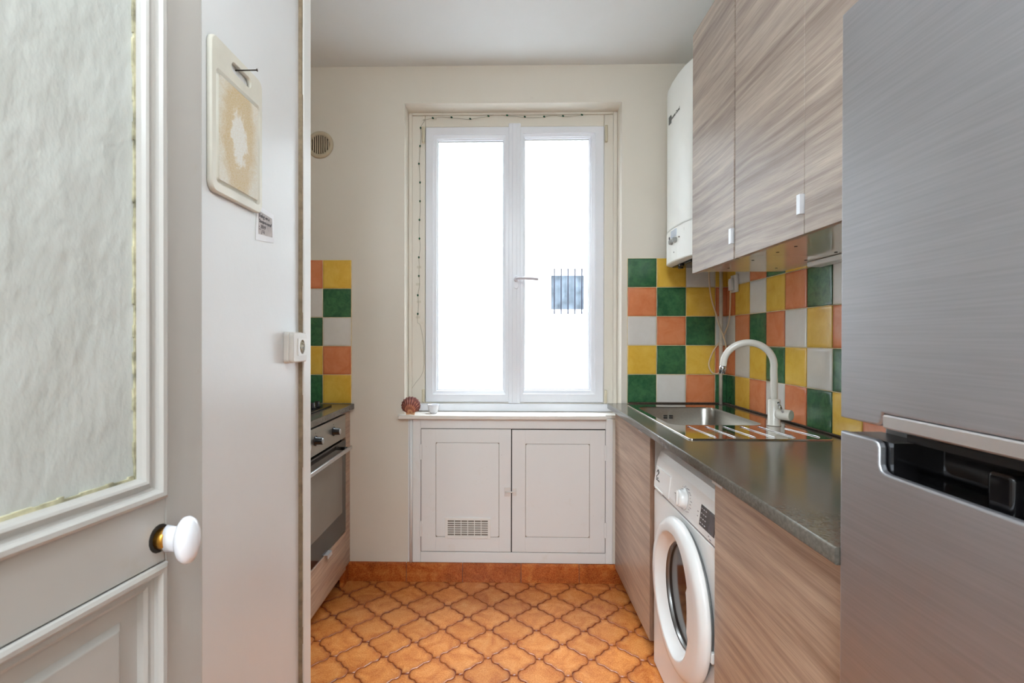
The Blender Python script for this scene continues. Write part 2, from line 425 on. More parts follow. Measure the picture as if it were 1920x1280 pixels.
# floor: Provencal lantern tiles, real relief
def floor_mesh():
    b = MB(); px, py = .2015, .193; hx, hy = px/2, py/2
    half = [(.0866,0),(.0862,.010),(.083,.0195),(.0765,.0270),(.068,.0310),(.0625,.0320),(.0590,.0355),(.0555,.0425)]
    q = half + [(hx/2, hy/2)] + [(hx-x, hy-y) for x, y in half[::-1]]   # side end -> top flat
    out = q[:] + [(-x, y) for x, y in q[::-1]]
    out += [(-x, -y) for x, y in q[1:]] + [(x, -y) for x, y in q[::-1][:-1]]
    gx, gy = -.074, 1.958
    for j in range(-22, 8):
        for i in range(-14, 14):
            cx = gx + hx + i*px + (hx if j % 2 else 0); cy = gy + j*hy
            if not (-1.55 < cx < 1.25 and -.25 < cy < D+.12): continue
            if cx < XP-.2 and cy < 1.45: continue
            tone = random.random(); rings = []
            tilt = random.uniform(-.0006, .0006)
            for sc, z, rim in ((.996, -.004, 1), (.991, -.0012, 1), (.972, -.0001, .8), (.89, .0002, .35), (.70, .0003, 0)):
                rg = []
                for x, y in out:
                    v = b.bm.verts.new((cx+x*sc, cy+y*sc, z+tilt*x*10)); v[b.rim] = rim; v[b.tone] = tone; rg.append(v)
                rings.append(rg)
            n = len(out)
            for A, B in zip(rings, rings[1:]):
                for k in range(n): b.face([A[k], A[(k+1)%n], B[(k+1)%n], B[k]], 0, True)
            b.face(rings[-1], 0, True)
    b.box(-1.55, 1.25, -2.4, D+.1, -.05, -.0022, mi=1)
    return b
struct(floor_mesh().build('floor', [M['floortile'], M['floorgrout']]), 'orange terracotta lantern shaped floor tiles')

# tiled baseboard
b = MB(); xs = [-.815, -.514, -.226, .072, .367, .620]
for i in range(5):
    x0, x1 = xs[i]+.0015, xs[i+1]-.0015; tn = random.random()
    n0 = len(b.bm.verts)
    b.prism([(D, .001), (D-.012, .001), (D-.012, .083), (D-.0105, .0925), (D-.006, .097), (D, .097)], 'X', x0, x1)
    b.bm.verts.ensure_lookup_table()
    for v in b.bm.verts[n0:]: v[b.tone] = tn; v[b.rim] = .2
b.box(-.815, .620, D-.008, D, 0, .094, mi=1)
b.box(-.835, -.815, 2.50, D, .001, .097, .002)
struct(b.build('baseboard_back', [M['basetile'], M['floorgrout']]), 'row of glazed orange plinth tiles')

# casing at the end of the partition
b = MB().box(-.665, -.6355, 1.568, 1.624, 0, ZC-.001, .002)
struct(b.build('trim_1', M['casing']), 'white painted wooden edge post of the partition')
b = MB(); random.seed(3)
zz = 0.0
while zz < ZC-.05:
    h = random.uniform(.05, .16); w = random.uniform(0, .0018)
    b.box(-.652, -.640+w, 1.5605, 1.568, zz, min(zz+h, ZC-.002)); zz += h
struct(b.build('trim_2', M['caulk_shade']), 'ragged brown strip beside the post, sealant and painted shade of its front')  # brown paints the shaded front of the post along with its ragged caulk
random.seed(11)

# ------------------------------------------------------------------ window
FY = 2.70     # face of the old frame
w = sroot('window_1', (0, FY, .85), 'white two leaf window with plastic sashes')
b = MB()
b.box(-.527, -.440, FY, FY+.07, .80, 2.444, .004); b.box(.513, .580, FY, FY+.07, .80, 2.444, .004)
b.box(-.44, .513, FY, FY+.07, 2.372, 2.444, .004); b.box(-.44, .513, FY, FY+.07, .80, .900, .004)
# fillet strips round the old frame
b.box(-.527, -.508, FY-.012, FY, .852, 2.444, .003); b.box(.560, .580, FY-.012, FY, .852, 2.444, .003)
b.box(-.508, .560, FY-.012, FY, 2.432, 2.444, .002)
b.build('window_frame', M['oldframe'], w)
def sash(x0, x1, gx0, gx1, z0, z1, gz0, gz1):
    r = MB(); y = FY-.006
    # mitred outer profile, step, bead
    def ring(o, i, yo, yi):
        (ox0, ox1, oz0, oz1), (ix0, ix1, iz0, iz1) = o, i
        O = [(ox0,oz0),(ox1,oz0),(ox1,oz1),(ox0,oz1)]; I = [(ix0,iz0),(ix1,iz0),(ix1,iz1),(ix0,iz1)]
        A = [r.bm.verts.new((p[0], yo, p[1])) for p in O]; B = [r.bm.verts.new((p[0], yi, p[1])) for p in I]
        for k in range(4): r.face([A[k], A[(k+1)%4], B[(k+1)%4], B[k]])
    o = (x0, x1, z0, z1); g = (gx0, gx1, gz0, gz1)
    def lerp(t): return tuple(a+(c-a)*t for a, c in zip(o, g))
    ring(o, o, y+.06, y+.004); ring(o, lerp(.05), y+.004, y); ring(lerp(.05), lerp(.60), y, y)
    ring(lerp(.60), lerp(.62), y, y+.006); ring(lerp(.62), lerp(.86), y+.006, y+.010); ring(lerp(.86), lerp(.88), y+.010, y+.018)
    ring(lerp(.88), lerp(.98), y+.018, y+.020); ring(lerp(.98), g, y+.020, y+.032); ring(g, g, y+.032, y+.045)
    s_ = r.build('sash', M['pvc'], w, recalc=True)
    MB().box(gx0-.004, gx1+.004, y+.034, y+.038, gz0-.004, gz1+.004).build('pane', M['glass'], s_)
    # dark gasket line
    gk = MB(); t = .0014
    gk.box(gx0, gx0+t, y+.030, y+.034, gz0, gz1); gk.box(gx1-t, gx1, y+.030, y+.034, gz0, gz1)
    gk.box(gx0, gx1, y+.030, y+.034, gz0, gz0+t); gk.box(gx0, gx1, y+.030, y+.034, gz1-t*2, gz1)
    gk.build('gasket', M['grey'], s_)
    return s_
sash(-.437, .012, -.372, -.0235, .905, 2.371, .973, 2.304)
sash(.066, .512, .0935, .436, .905, 2.371, .978, 2.312)
b = MB(); b.box(.006, .070, FY-.016, FY+.02, .900, 2.386, .004); b.box(.026, .050, FY-.019, FY-.010, .902, 2.384, .002)
b.build('centre_post', M['pvc'], w)
for z0, z1 in ((.905, .972), (2.285, 2.372)):
    for x in (-.448, .522):
        MB().lathe([(.0072,0),(.0078,.004),(.0078,z1-z0-.004),(.0068,z1-z0)], (x, FY-.010, z0), seg=14).box(x-.004, x+.004, FY-.004, FY+.002, z0, z1).build('hinge', M['hinge'], w)
b = MB(); b.prism(rrect(.032, .060, 1.508, 1.578, .012), 'Y', FY-.019, FY-.032, bev=.003)
hb = b.build('handle_plate', M['pvc'], w)
b = MB(); b.lathe([(.0125,0),(.011,.010),(.010,.030)], (.046, FY-.030, 1.556), (0,-1,0), 20)
b.tube(smooth_path([(.046, FY-.055, 1.556), (.060, FY-.068, 1.557), (.085, FY-.070, 1.557), (.125, FY-.068, 1.556), (.160, FY-.064, 1.553)]), .0078, 12)
b.build('handle_lever', plain('handle_plastic', (196,190,196), .35), w)
# pull-down weather bar under the sashes
MB().box(-.50, .555, FY-.010, FY, .856, .897, .004).build('lower_rail', M['pvc'], w)

# sill board
b = MB(); b.prism([(-.556, 2.556), (-.55, 2.548), (.500, 2.548), (.500, D+.004), (.578, D+.004), (.578, FY+.01), (-.525, FY+.01), (-.525, D+.004), (-.556, D-.001)], 'Z', .834, .8545, bev=.0035)
struct(b.build('trim_3', M['paintwood']), 'white painted window shelf')

# ------------------------------------------------------------------ courtyard outside
EY = 5.5
ex = MB(); a0, a1, c0, c1 = .446, .873, 1.494, 2.010
ex.box(-6, a0, EY, EY+.3, -1.5, 5.6); ex.box(a1, 6, EY, EY+.3, -1.5, 5.6); ex.box(a0, a1, EY, EY+.3, -1.5, c0); ex.box(a0, a1, EY, EY+.3, c1, 5.6)
struct(ex.build('wall_courtyard', M['extwall']), 'bright white courtyard wall')
struct(box(-6, 6, D+T-.06, D+T, ZC+.12, 5.6).build('wall_facade_blocker', M['extwall']), 'unseen facade added above the kitchen window to block sky')  # added out of view to cut skylight on the courtyard wall
struct(box(-3.2, -3.0, D+T, EY, -1.5, 5.6).build('wall_blocker_left', M['extwall']), 'unseen courtyard side wall added to block sky')  # unseen end wall, put in to close off sideways sky
struct(box(3.0, 3.2, D+T, EY, -1.5, 5.6).build('wall_blocker_right', M['extwall']), 'unseen courtyard side wall added to block sky')  # matching unseen end wall, also added to block sky
w2 = sroot('window_2', (.66, EY, 1.5), 'small barred window in the white courtyard wall')
b = MB()
b.box(a0, a0+.034, EY+.05, EY+.09, c0, c1); b.box(a1-.034, a1, EY+.05, EY+.09, c0, c1)
b.box(a0+.034, a1-.034, EY+.05, EY+.09, c0, c0+.075); b.box(a0+.034, a1-.034, EY+.05, EY+.09, c1-.07, c1)
b.box(a0+.002, a1-.002, EY+.0, EY+.0495, c0+.0005, c0+.02)
b.build('window_frame', M['pvc'], w2)
MB().box(a0+.03, a1-.03, EY+.07, EY+.075, c0+.07, c1-.065).box(a0+.03, a1-.03, EY+.2, EY+.21, c0+.07, c1-.065).build('pane', M['extglass'], w2)
for i in range(5):
    x = a0+.065+i*.0745
    MB().tube([(x, EY+.012, c0+.002), (x, EY+.012, c1-.002)], .007, 8).build('bar', M['barmetal'], w2)
struct(box(-6, 6, D+T, 9, -.7, -.6).build('ground', M['ground']), 'unseen pale courtyard ground that bounces skylight')  # out of view, kept pale to bounce skylight up to the ceiling

# ------------------------------------------------------------------ cupboard below the window
cf = D-.010
cu = thing('window_cupboard', (.016, D, .10), 'white painted low cupboard with two panelled doors built in beneath the window', 'cupboard')
b = MB()
cx0, cx1, z0, z1 = -.482, .536, .100, .834
b.box(cx0, -.441, cf, D-.0005, z0, z1, .002); b.box(.500, cx1, cf, D-.0005, z0, z1, .002)
b.box(-.441, .500, cf, D-.0005, .7845, z1, .002); b.box(-.441, .500, cf, D-.0005, z0, .1535, .002)
b.tube([(-.4915, D-.006, .100), (-.4915, D-.006, .834)], .0075, 10); b.box(-.507, -.482, D-.004, D-.0005, .1, .834)
b.build('frame', M['cupboard'], cu)
MB().box(-.441, .500, D-.003, D-.0005, .1535, .7845).build('dark_interior', M['darkgap'], cu)
def cup_door(x0, x1, px0, px1, z0, z1, pz0, pz1):
    b = MB(); y = cf
    b.box(x0, px0, y, y+.006, z0, z1, .0015); b.box(px1, x1, y, y+.006, z0, z1, .0015)
    b.box(px0-.001, px1+.001, y, y+.006, z0, pz0, .0015); b.box(px0-.001, px1+.001, y, y+.006, pz1, z1, .0015)
    d = b.build('door', M['cupboard'], cu)
    p = MB()
    A = rrect(px0+.0015, px1-.0015, pz0+.0015, pz1-.0015, .010); 
    p.prism(A, 'Y', y+.0008, y+.0065, bev=.002)
    p.build('panel', M['cupboard'], d)
    gk = MB().box(px0-.0005, px1+.0005, y+.005, y+.0068, pz0-.0005, pz1+.0005).build('shadow_gap', M['caulk_shade'], d)  # brown sheet behind the panel joint, shade put in as colour
    return d
dl = cup_door(-.4385, .0205, -.364, -.040, .1565, .7815, .230, .7125)
dr = cup_door(.0255, .4975, .094, .420, .1565, .7795, .2325, .7085)
for d, x in ((dl, -.440), (dr, .499)):
    for zc in (.665, .272):
        MB().prism(rrect(x-.007, x+.007, zc-.040, zc+.040, .0065), 'Y', cf, cf-.004, bev=.0015).build('hinge', M['cupboard'], d)
# vent grille: frame + openings
g = MB(); gy = cf-.0045
gx0, gx1, gz0, gz1 = -.316, -.0835, .2245, .3290
g.box(gx0, gx0+.014, gy, cf+.001, gz0, gz1, .001); g.box(gx1-.014, gx1, gy, cf+.001, gz0, gz1, .001)
g.box(gx0+.014, gx1-.014, gy, cf+.001, gz0, gz0+.016, .001); g.box(gx0+.014, gx1-.014, gy, cf+.001, gz1-.012, gz1, .001)
for i in range(1, 6):
    x = gx0+.014+i*(gx1-gx0-.028)/6; g.box(x-.0017, x+.0017, gy, cf+.001, gz0+.01, gz1-.01)
for i in range(1, 7):
    z = gz0+.016+i*(gz1-gz0-.028)/7; g.box(gx0+.01, gx1-.01, gy+.0003, cf+.001, z-.0022, z+.0022)
vg = g.build('vent_grille', M['whiteplastic'], dl)
MB().box(gx0+.01, gx1-.01, cf-.0012, cf+.0006, gz0+.01, gz1-.01).build('vent_backing', plain('grey_mesh', (130,122,112), .8), dl)
lt = MB(); lt.box(-.014, .0165, cf-.003, cf, .441, .486, .001); lt.box(.028, .048, cf-.003, cf, .445, .482, .001)
lt.tube([(-.010, cf-.006, .4635), (.044, cf-.006, .4635)], .0035, 8); lt.box(-.004, .012, cf-.008, cf-.003, .458, .461)
lt.box(.030, .045, cf-.010, cf-.003, .459, .468, .001)
lt.build('latch', M['chrome'] if False else plain('painted_latch', (222,218,214), .3, .2), cu)

# ------------------------------------------------------------------ wall tiles
TI = {'G':0,'Y':1,'O':2,'W':3}
TM = [M['G'], M['Y'], M['O'], M['W'], M['grout']]
def wall_tile(b, o, u, v, n, w, h, mi):
    o, u, v, n = Vector(o), Vector(u), Vector(v), Vector(n); g = .0012; rings = []
    for ins, d, rim in ((g, .0045, 1), (g+.0006, .0072, 1), (g+.003, .0079, .5), (g+.012, .0082, 0)):
        ins = min(ins, w*.45); q = [(ins, ins), (w-ins, ins), (w-ins, h-ins), (ins, h-ins)]
        R = []
        for a, c in q:
            vt = b.bm.verts.new(o+u*a+v*c+n*d); vt[b.rim] = rim; R.append(vt)
        rings.append(R)
    for A, B in zip(rings, rings[1:]):
        for k in range(4): b.face([A[k], A[(k+1)%4], B[(k+1)%4], B[k]], mi, True)
    b.face(rings[-1], mi, True)
P = .147; Z0 = WT+.0005
b = MB()
cols = ['GOWYG', 'YGOGW', 'WYGYO', 'YOWOG']           # top to bottom
for i, c in enumerate(cols):
    x = .609+i*P; wd = min(P, XR-.0005-x)
    for r, k in enumerate(c): wall_tile(b, (x, D, Z0+(4-r)*P), (1,0,0), (0,0,1), (0,-1,0), wd, P, TI[k])
b.box(.609, XR, D-.0055, D-.0002, Z0, Z0+5*P, mi=4)
tag(b.build('tiled_backsplash', TM), 'green, yellow, orange and white square tiles on the window wall beside the sink', 'backsplash')
b = MB()
rc = ['YOWOG', 'WYOWY', 'OWGYO', 'GYOGW', 'YOWYO', 'WGYWG', 'OWOGY', 'GYWOO', 'WOGYW', 'YGOWY', 'OWYGO']
y = D-.009
for i, c in enumerate(rc):
    if y < .8: break
    wd = .097 if i == 0 else P
    for r, k in enumerate(c): wall_tile(b, (XR, y, Z0+(4-r)*P), (0,-1,0), (0,0,1), (-1,0,0), wd, P, TI[k])
    y -= wd
b.box(XR-.0055, XR-.0002, y, D-.009, Z0, Z0+5*P, mi=4)
tag(b.build('tiled_backsplash', TM), 'long run of coloured square tiles behind the tap, below the wall cabinets', 'backsplash')
b = MB()
for i, c in enumerate(['YGWOY', 'OWGYG', 'GYOWO', 'WGYGY']):
    x = -.7995-(i+1)*P
    for r, k in enumerate(c): wall_tile(b, (x, D, .910+(4-r)*P), (1,0,0), (0,0,1), (0,-1,0), P, P, TI[k])
b.box(-.7995-4*P, -.7985, D-.0055, D-.0002, .910, .910+5*P, mi=4)
tag(b.build('tiled_backsplash', TM), 'coloured square tiles on the wall above the hob worktop', 'backsplash')

# ------------------------------------------------------------------ right worktop with sink cutout
bx0, bx1, by0, by1 = .617, .972, 1.915, 2.425
wx = .510
b = MB(); zt, zb = WT, WT-.028
segs = [(wx, XR-.002, .40, by0), (wx, bx0, by0, by1), (bx1, XR-.002, by0, by1), (wx, XR-.002, by1, D-.001)]
# one clean top with a hole
O = [(wx,.797),(XR-.002,.797),(XR-.002,D-.001),(wx,D-.001)]; H = [(bx0-.004,by0-.004),(bx1+.004,by0-.004),(bx1+.004,by1+.004),(bx0-.004,by1+.004)]
r = .004
lv = {}
def ringv(pts, z): return [b.bm.verts.new((x, y, z)) for x, y in pts]
Ot = ringv([(wx+r,.797),(XR-.002,.797),(XR-.002,D-.001),(wx+r,D-.001)], zt); Ht = ringv(H, zt); Ob = ringv([(wx+r,.797),(XR-.002,.797),(XR-.002,D-.001),(wx+r,D-.001)], zb); Hb = ringv(H, zb)
for k in range(4):
    b.face([Ot[k], Ot[(k+1)%4], Ht[(k+1)%4], Ht[k]]); b.face([Ob[k], Hb[k], Hb[(k+1)%4], Ob[(k+1)%4]])
    b.face([Ht[k], Ht[(k+1)%4], Hb[(k+1)%4], Hb[k]])
for k in (0, 1, 2): b.face([Ob[k], Ob[(k+1)%4], Ot[(k+1)%4], Ot[k]])
prev = (Ot[3], Ot[0]); capA, capB = [Ot[3]], [Ot[0]]
for (dx, z) in ((r*.3, zt-r*.3), (0, zt-r), (0, zb+r), (r*.3, zb+r*.3)):
    cur = (b.bm.verts.new((wx+dx, D-.001, z)), b.bm.verts.new((wx+dx, .797, z)))
    b.face([prev[0], prev[1], cur[1], cur[0]], 0, True); prev = cur; capA.append(cur[0]); capB.append(cur[1])
b.face([prev[0], prev[1], Ob[0], Ob[3]], 0, True); b.face(capA+[Ob[3]]); b.face(capB+[Ob[0]])
wt = b.build('worktop', M['worktop'], recalc=True)
tag(wt, 'long dark grey stone effect worktop under the sink, from window to fridge', 'worktop')
b = MB().tube([(XR-.0125, .80, WT+.0040), (XR-.0125, D-.0125, WT+.0040), (.615, D-.0125, WT+.0040)], .0037, 8)
o = b.build('sealant_bead', plain('dark_sealant', (84,66,52), .6, var=.2, vscale=60))
tag(o, 'dark grimy sealant line where the sink worktop meets the tiles', 'sealant')

# ------------------------------------------------------------------ sink
sk = thing('kitchen_sink', (.8, 2.06, WT), 'stainless steel inset sink with single bowl and grooved drainer', 'sink')
fx0, fx1, fy0, fy1 = .588, 1.050, 1.640, 2.492
b = MB(); zt = WT+.004
out = rrect(fx0, fx1, fy0, fy1, .012); inn = rrect(bx0, bx1, by0, by1, .055)
def rg(b, pts, z): return [b.bm.verts.new((x, y, z)) for x, y in pts]
o0 = rg(b, out, WT+.0004); o1 = rg(b, out, zt-.0008); o2 = rg(b, rrect(fx0+.003, fx1-.003, fy0+.003, fy1-.003, .010), zt+.0005)
o3 = rg(b, rrect(fx0+.009, fx1-.009, fy0+.009, fy1-.009, .008), zt-.0015)
n = len(out)
for A, B in ((o0,o1),(o1,o2),(o2,o3)):
    for k in range(n): b.face([A[k], A[(k+1)%n], B[(k+1)%n], B[k]], 0, True)
i0 = rg(b, inn, zt-.0015)
b.loops_face([o3, i0], 0)
b.build('drainer_top', M['drainer'], sk, recalc=True)
b = MB()
L = [rg(b, rrect(bx0-.002, bx1+.002, by0-.002, by1+.002, .057), zt-.0012)]
for ins, z in ((0,-.004),(.003,-.010),(.006,-.12),(.012,-.150),(.030,-.165)):
    L.append(rg(b, rrect(bx0+ins, bx1-ins, by0+ins, by1-ins, max(.02,.055-ins*.3)), zt+z))
for A, B in zip(L, L[1:]):
    for k in range(n): b.face([A[k], A[(k+1)%n], B[(k+1)%n], B[k]], 0, True)
b.face(L[-1], 0)
bowl = b.build('bowl', M['sinkbowl'], sk)
# overflow: four small slots on the far wall of the bowl
b = MB()
for dx in (-.022, .004):
    for dz in (0, .010): b.box(.765+dx, .765+dx+.018, by1-.0115, by1-.0035, zt-.045-dz, zt-.0395-dz, .001)
b.build('overflow_slots', M['black'], sk)
for i in range(6):
    x = .664+i*.0640
    if i == 5: x = 1.008
    b = MB(); b.tube([(x, 1.876 if i < 5 else 1.850, zt-.0008), (x+.006, 1.872, zt+.0003), (x+.020, 1.675, zt+.0006), (x+.021, 1.668, zt-.0012)] if i < 5 else
                     [(x-.006, 1.850, zt-.0008), (x-.004, 1.845, zt+.0003), (x+.018, 1.685, zt+.0006), (x+.019, 1.680, zt-.0012)], .0013, 8)
    b.build('drainer_rib', M['chrome'], sk)
b = MB().lathe([(.030,0),(.034,.002),(.028,.004),(.010,.003)], (.80, 2.17, zt-.166), seg=24); b.build('drain_strainer', M['chrome'], sk)

# ------------------------------------------------------------------ tap
tp = thing('kitchen_tap', (1.0, 1.915, zt), 'cream enamelled mixer tap with tall arched spout on the sink', 'tap')
bz = zt-.001
MB().lathe([(.0235,0),(.0245,.003),(.0215,.006),(.0215,.094),(.0205,.097),(.0145,.0985)], (1.0, 1.915, bz), seg=28).build('body', M['fauc'], tp)
pts = [(1.0,1.915,bz+.095),(1.0,1.915,bz+.150),(.999,1.9155,bz+.205)]
cxm, rad = .915, .0845
for a in range(0, 181, 15):
    t = math.radians(a); X = cxm+rad*math.cos(t); Zp = bz+.225+rad*math.sin(t)
    pts.append((X, 1.915+(1.0-X)*.27, Zp))
pts.append((.828, 1.9615, bz+.218))
MB().tube(smooth_path(pts, 3), .0128, 16).build('spout', M['fauc'], tp)
MB().lathe([(.0118,0),(.0118,.016),(.0135,.017),(.0135,.030)], (.8268, 1.9620, bz+.190), (.1,-.02,1), 20).build('aerator', M['chrome'], tp)
MB().lathe([(.019,0),(.0200,.012),(.0200,.048),(.0185,.052)], (1.006, 1.905, bz+.045), (.55,-.83,-.02), 26).build('lever_hub', M['fauc'], tp)
MB().tube([(1.008, 1.868, bz+.056), (.984, 1.855, bz+.092)], .0042, 10).build('lever_pin', M['chrome'], tp)

# ------------------------------------------------------------------ right base units
def tab_handle(par, x0, x1, y0, y1, z0, z1):
    return MB().box(x0, x1, y0, y1, z0, z1, .0015).build('handle', M['tab'], par)
FX = .549
c1 = thing('base_cabinet', (.83, 2.26, 0), 'walnut effect base cabinet under the sink, beside the window cupboard', 'cabinet')
b = MB(); b.box(FX+.020, XR-.01, 1.962, 1.978, .08, .886); b.box(FX+.020, XR-.01, 2.552, 2.568, .08, .886); b.box(FX+.02, XR-.01, 1.978, 2.552, .08, .096); b.box(FX+.30, FX+.316, 1.978, 2.552, .60, .70)
b.build('carcass', M['whiteplastic'], c1)
d1 = MB().box(FX, FX+.018, 1.9525, 2.575, .082, .878, .0008).build('door', M['wood'], c1)
MB().box(FX+.0005, FX+.0185, 1.9505, 1.9525, .082, .878).build('edge_band', M['woodedge'], d1)
b = MB(); b.box(FX-.012, FX+.012, 2.025, 2.075, .879, .881); b.box(FX-.012, FX-.0105, 2.025, 2.075, .868, .881, .0005); b.build('handle', M['tab'], d1)
[MB().box(x, x+.03, y, y+.03, 0, .08).build('foot', M['black'], c1) for x in (.66, 1.05) for y in (1.99, 2.5)]
MB().box(.62, .632, 1.97, 2.575, .001, .079).build('plinth_board', M['woodedge'], c1)
c2 = thing('base_cabinet', (.83, 1.07, 0), 'walnut effect base cabinet between washing machine and fridge', 'cabinet')
b = MB(); b.box(FX+.020, XR-.01, 1.322, 1.338, .08, .886); b.box(FX+.020, XR-.01, .81, .826, .08, .886); b.box(FX+.02, XR-.01, .826, 1.322, .08, .096)
b.build('carcass', M['whiteplastic'], c2)
d2 = MB().box(FX, FX+.018, .805, 1.3455, .082, .878, .0008).build('door', M['wood'], c2)
b = MB(); b.box(FX-.014, FX+.012, 1.268, 1.330, .879, .881); b.box(FX-.014, FX-.0125, 1.268, 1.330, .866, .881, .0005); b.build('handle', M['tab'], d2)
[MB().box(x, x+.03, y, y+.03, 0, .08).build('foot', M['black'], c2) for x in (.66, 1.05) for y in (.83, 1.28)]
MB().box(.62, .632, .81, 1.338, .001, .079).build('plinth_board', M['woodedge'], c2)

# ------------------------------------------------------------------ washing machine
wm = thing('washing_machine', (.83, 1.645, 0), 'white front loading washing machine under the worktop', 'washing machine')
WY0, WY1 = 1.352, 1.938; wx_ = .562
dcy, dcz = 1.597, .436
b = MB()
b.box(XR-.035, XR-.03, WY0, WY1, .012, .672); b.box(wx_+.004, XR-.035, WY0, WY0+.004, .012, .672); b.box(wx_+.004, XR-.035, WY1-.004, WY1, .012, .672)
b.box(wx_+.004, XR-.035, WY0, WY1, .012, .016); b.box(wx_+.004, XR-.035, WY0, WY1, .668, .672)
Q = rrect(WY0, WY1, .012, .672, .006, 2); Hc = [(dcy+.165*math.cos(t*PI/24), dcz+.165*math.sin(t*PI/24)) for t in range(48)]
A = [b.bm.verts.new((wx_+.004, y, z)) for y, z in Q]; A1 = [b.bm.verts.new((wx_, y*.995+dcy*.005, z*.995+dcz*.005)) for y, z in Q]
B = [b.bm.verts.new((wx_, y, z)) for y, z in Hc]; B1 = [b.bm.verts.new((wx_+.12, y, z)) for y, z in Hc]
for U, V in ((A, A1), (B, B1)):
    for k in range(len(U)): b.face([U[k], U[(k+1)%len(U)], V[(k+1)%len(U)], V[k]], 0, True)
b.face(B1)
b.loops_face([A1, B], 0, (-1,0,0))
b.build('body', M['white'], wm, recalc=True)
b = MB()   # fascia: curved back at the top
prof = [(XR-.03,.676),(wx_+.003,.676),(wx_-.004,.684),(wx_-.004,.70),(wx_+.004,.762),(wx_+.010,.792),(wx_+.022,.818),(wx_+.042,.836),(wx_+.075,.846),(XR-.03,.848)]
b.prism([(x, z) for x, z in prof], 'Y', WY0, WY1, smooth=False, bev=.010)
b.build('control_fascia', M['white'], wm)
MB().box(wx_+.004, XR-.04, WY0+.004, WY1-.004, .670, .678).build('seam', M['pinkink'], wm)
# drawer
dw = MB().prism([(wx_-.0065,.690),(wx_-.0055,.704),(wx_+.0015,.765),(wx_+.006,.765),(wx_+.0,.69)], 'Y', 1.752, 1.915, bev=.0008).build('detergent_drawer', M['white'], wm)
MB().box(wx_-.009, wx_-.002, 1.815, 1.905, .684, .692, .002).build('drawer_grip', M['whiteplastic'], dw)
fn = Vector((-1, 0, .125)).normalized()
kb = MB().lathe([(.0345,0),(.0335,.003),(.029,.004),(.0265,.016),(.025,.020),(.010,.0205)], (wx_-.0005, 1.612, .735), fn, 30)
kn = kb.build('programme_dial', M['white'], wm)
MB().box(wx_-.026, wx_-.019, 1.6085, 1.6155, .716, .762, .002).build('dial_grip', M['whiteplastic'], kn)
# display + keypad on the sloping fascia
def fasc(z): return wx_-.004+(z-.70)*(.008/.062)
b = MB(); ya, yb = 1.372, 1.478
b.prism([(fasc(.704)-.0012,.704),(fasc(.762)-.0012,.762),(fasc(.762)+.003,.762),(fasc(.704)+.003,.704)], 'Y', ya, yb)
dp = b.build('display_panel', M['display'], wm)
b = MB()
for r_ in range(4):
    for c_ in range(3):
        z = .711+r_*.0135; yy = 1.472-c_*.0150
        b.box(fasc(z)-.0018, fasc(z)-.0010, yy-.0075, yy, z, z+.0028)
b.build('key_marks', M['icon'], dp)
b = MB(); b.prism([(fasc(.708)-.0017,.708),(fasc(.757)-.0017,.757),(fasc(.757)+.001,.757),(fasc(.708)+.001,.708)], 'Y', 1.376, 1.418); b.build('display', plain('lcd_grey', (72,64,68), .12), dp)
b = MB(); random.seed(5)
for i in range(22):
    a = math.radians(-150+i*300/21); R_ = .050 if i % 2 else .046
    yy, z = 1.612+R_*math.sin(a), .735+R_*math.cos(a)*.78
    L_ = random.uniform(.005, .013) if math.sin(a) < 0 else random.uniform(.004, .008)
    b.box(fasc(z)-.0010, fasc(z)+.0004, yy-L_, yy, z-.0008, z+.0008)
for yy, z, L_ in ((1.70,.728,.012),(1.50,.735,.006),(1.50,.722,.006),(1.40,.690,.010),(1.41,.696,.006)):
    MB().box(fasc(z)-.0012, fasc(z)+.0004, yy-L_, yy, z-.0012, z+.0012).build('symbol', M['pinkink'], wm)
o = b.build('dial_lettering', M['pinkink'], wm); o['kind'] = 'stuff'
lg = text('Electrolux', 'lettering', wm, M['ink'], (fasc(.722)-.0028, 1.903, .716), .0105, ROT_L)
b = MB()   # emblem beside the drawer
b.tube(smooth_path([(fasc(.742)-.0028, 1.900, .745), (fasc(.745)-.0028, 1.888, .756), (fasc(.74)-.0028, 1.878, .748), (fasc(.74)-.0028, 1.888, .738), (fasc(.73)-.0028, 1.899, .730), (fasc(.73)-.0028, 1.886, .724), (fasc(.73)-.0028, 1.878, .729)], 4), .0014, 6)
b.build('emblem', M['ink'], wm)
# porthole door
dc = (wx_, dcy, dcz)
ax = (-1, 0, 0)
MB().lathe([(.218,0),(.224,.004),(.222,.010),(.20,.011)], dc, ax, 64, caps=False).build('door_seal', plain('grey_rubber', (98,98,96), .5), wm)
def oring(b, r, h, near=0, n=96):
    out_ = []
    for i in range(n):
        t = 2*PI*i/n; cy, cz = math.cos(t), math.sin(t)
        k = max(0, -cy)                      # towards the latch side
        z_ = r*cz; rr = r*(1-near*k**1.6)
        if near > .2 and cy < -.5 and -.072 < z_ < .100: rr *= .90
        out_.append(b.bm.verts.new((wx_-h, dcy+rr*cy, dcz+rr*cz)))
    return out_
b = MB()
rings = [oring(b, r, h, nr) for r, h, nr in ((.205,.011,0),(.2335,.0125,0),(.2365,.017,0),(.2355,.026,0),(.230,.034,0),(.221,.0405,0),(.214,.0427,.02),(.205,.0430,.10),(.193,.0430,.22),(.190,.0425,.25),(.188,.0405,.26),(.186,.037,.25),(.165,.0155,.03),(.157,.012,0),(.1555,.002,0))]
for A, B in zip(rings, rings[1:]):
    for k in range(96): b.face([A[k], A[(k+1)%96], B[(k+1)%96], B[k]], 0, True)
pd = b.build('porthole_door', M['white'], wm, recalc=True)
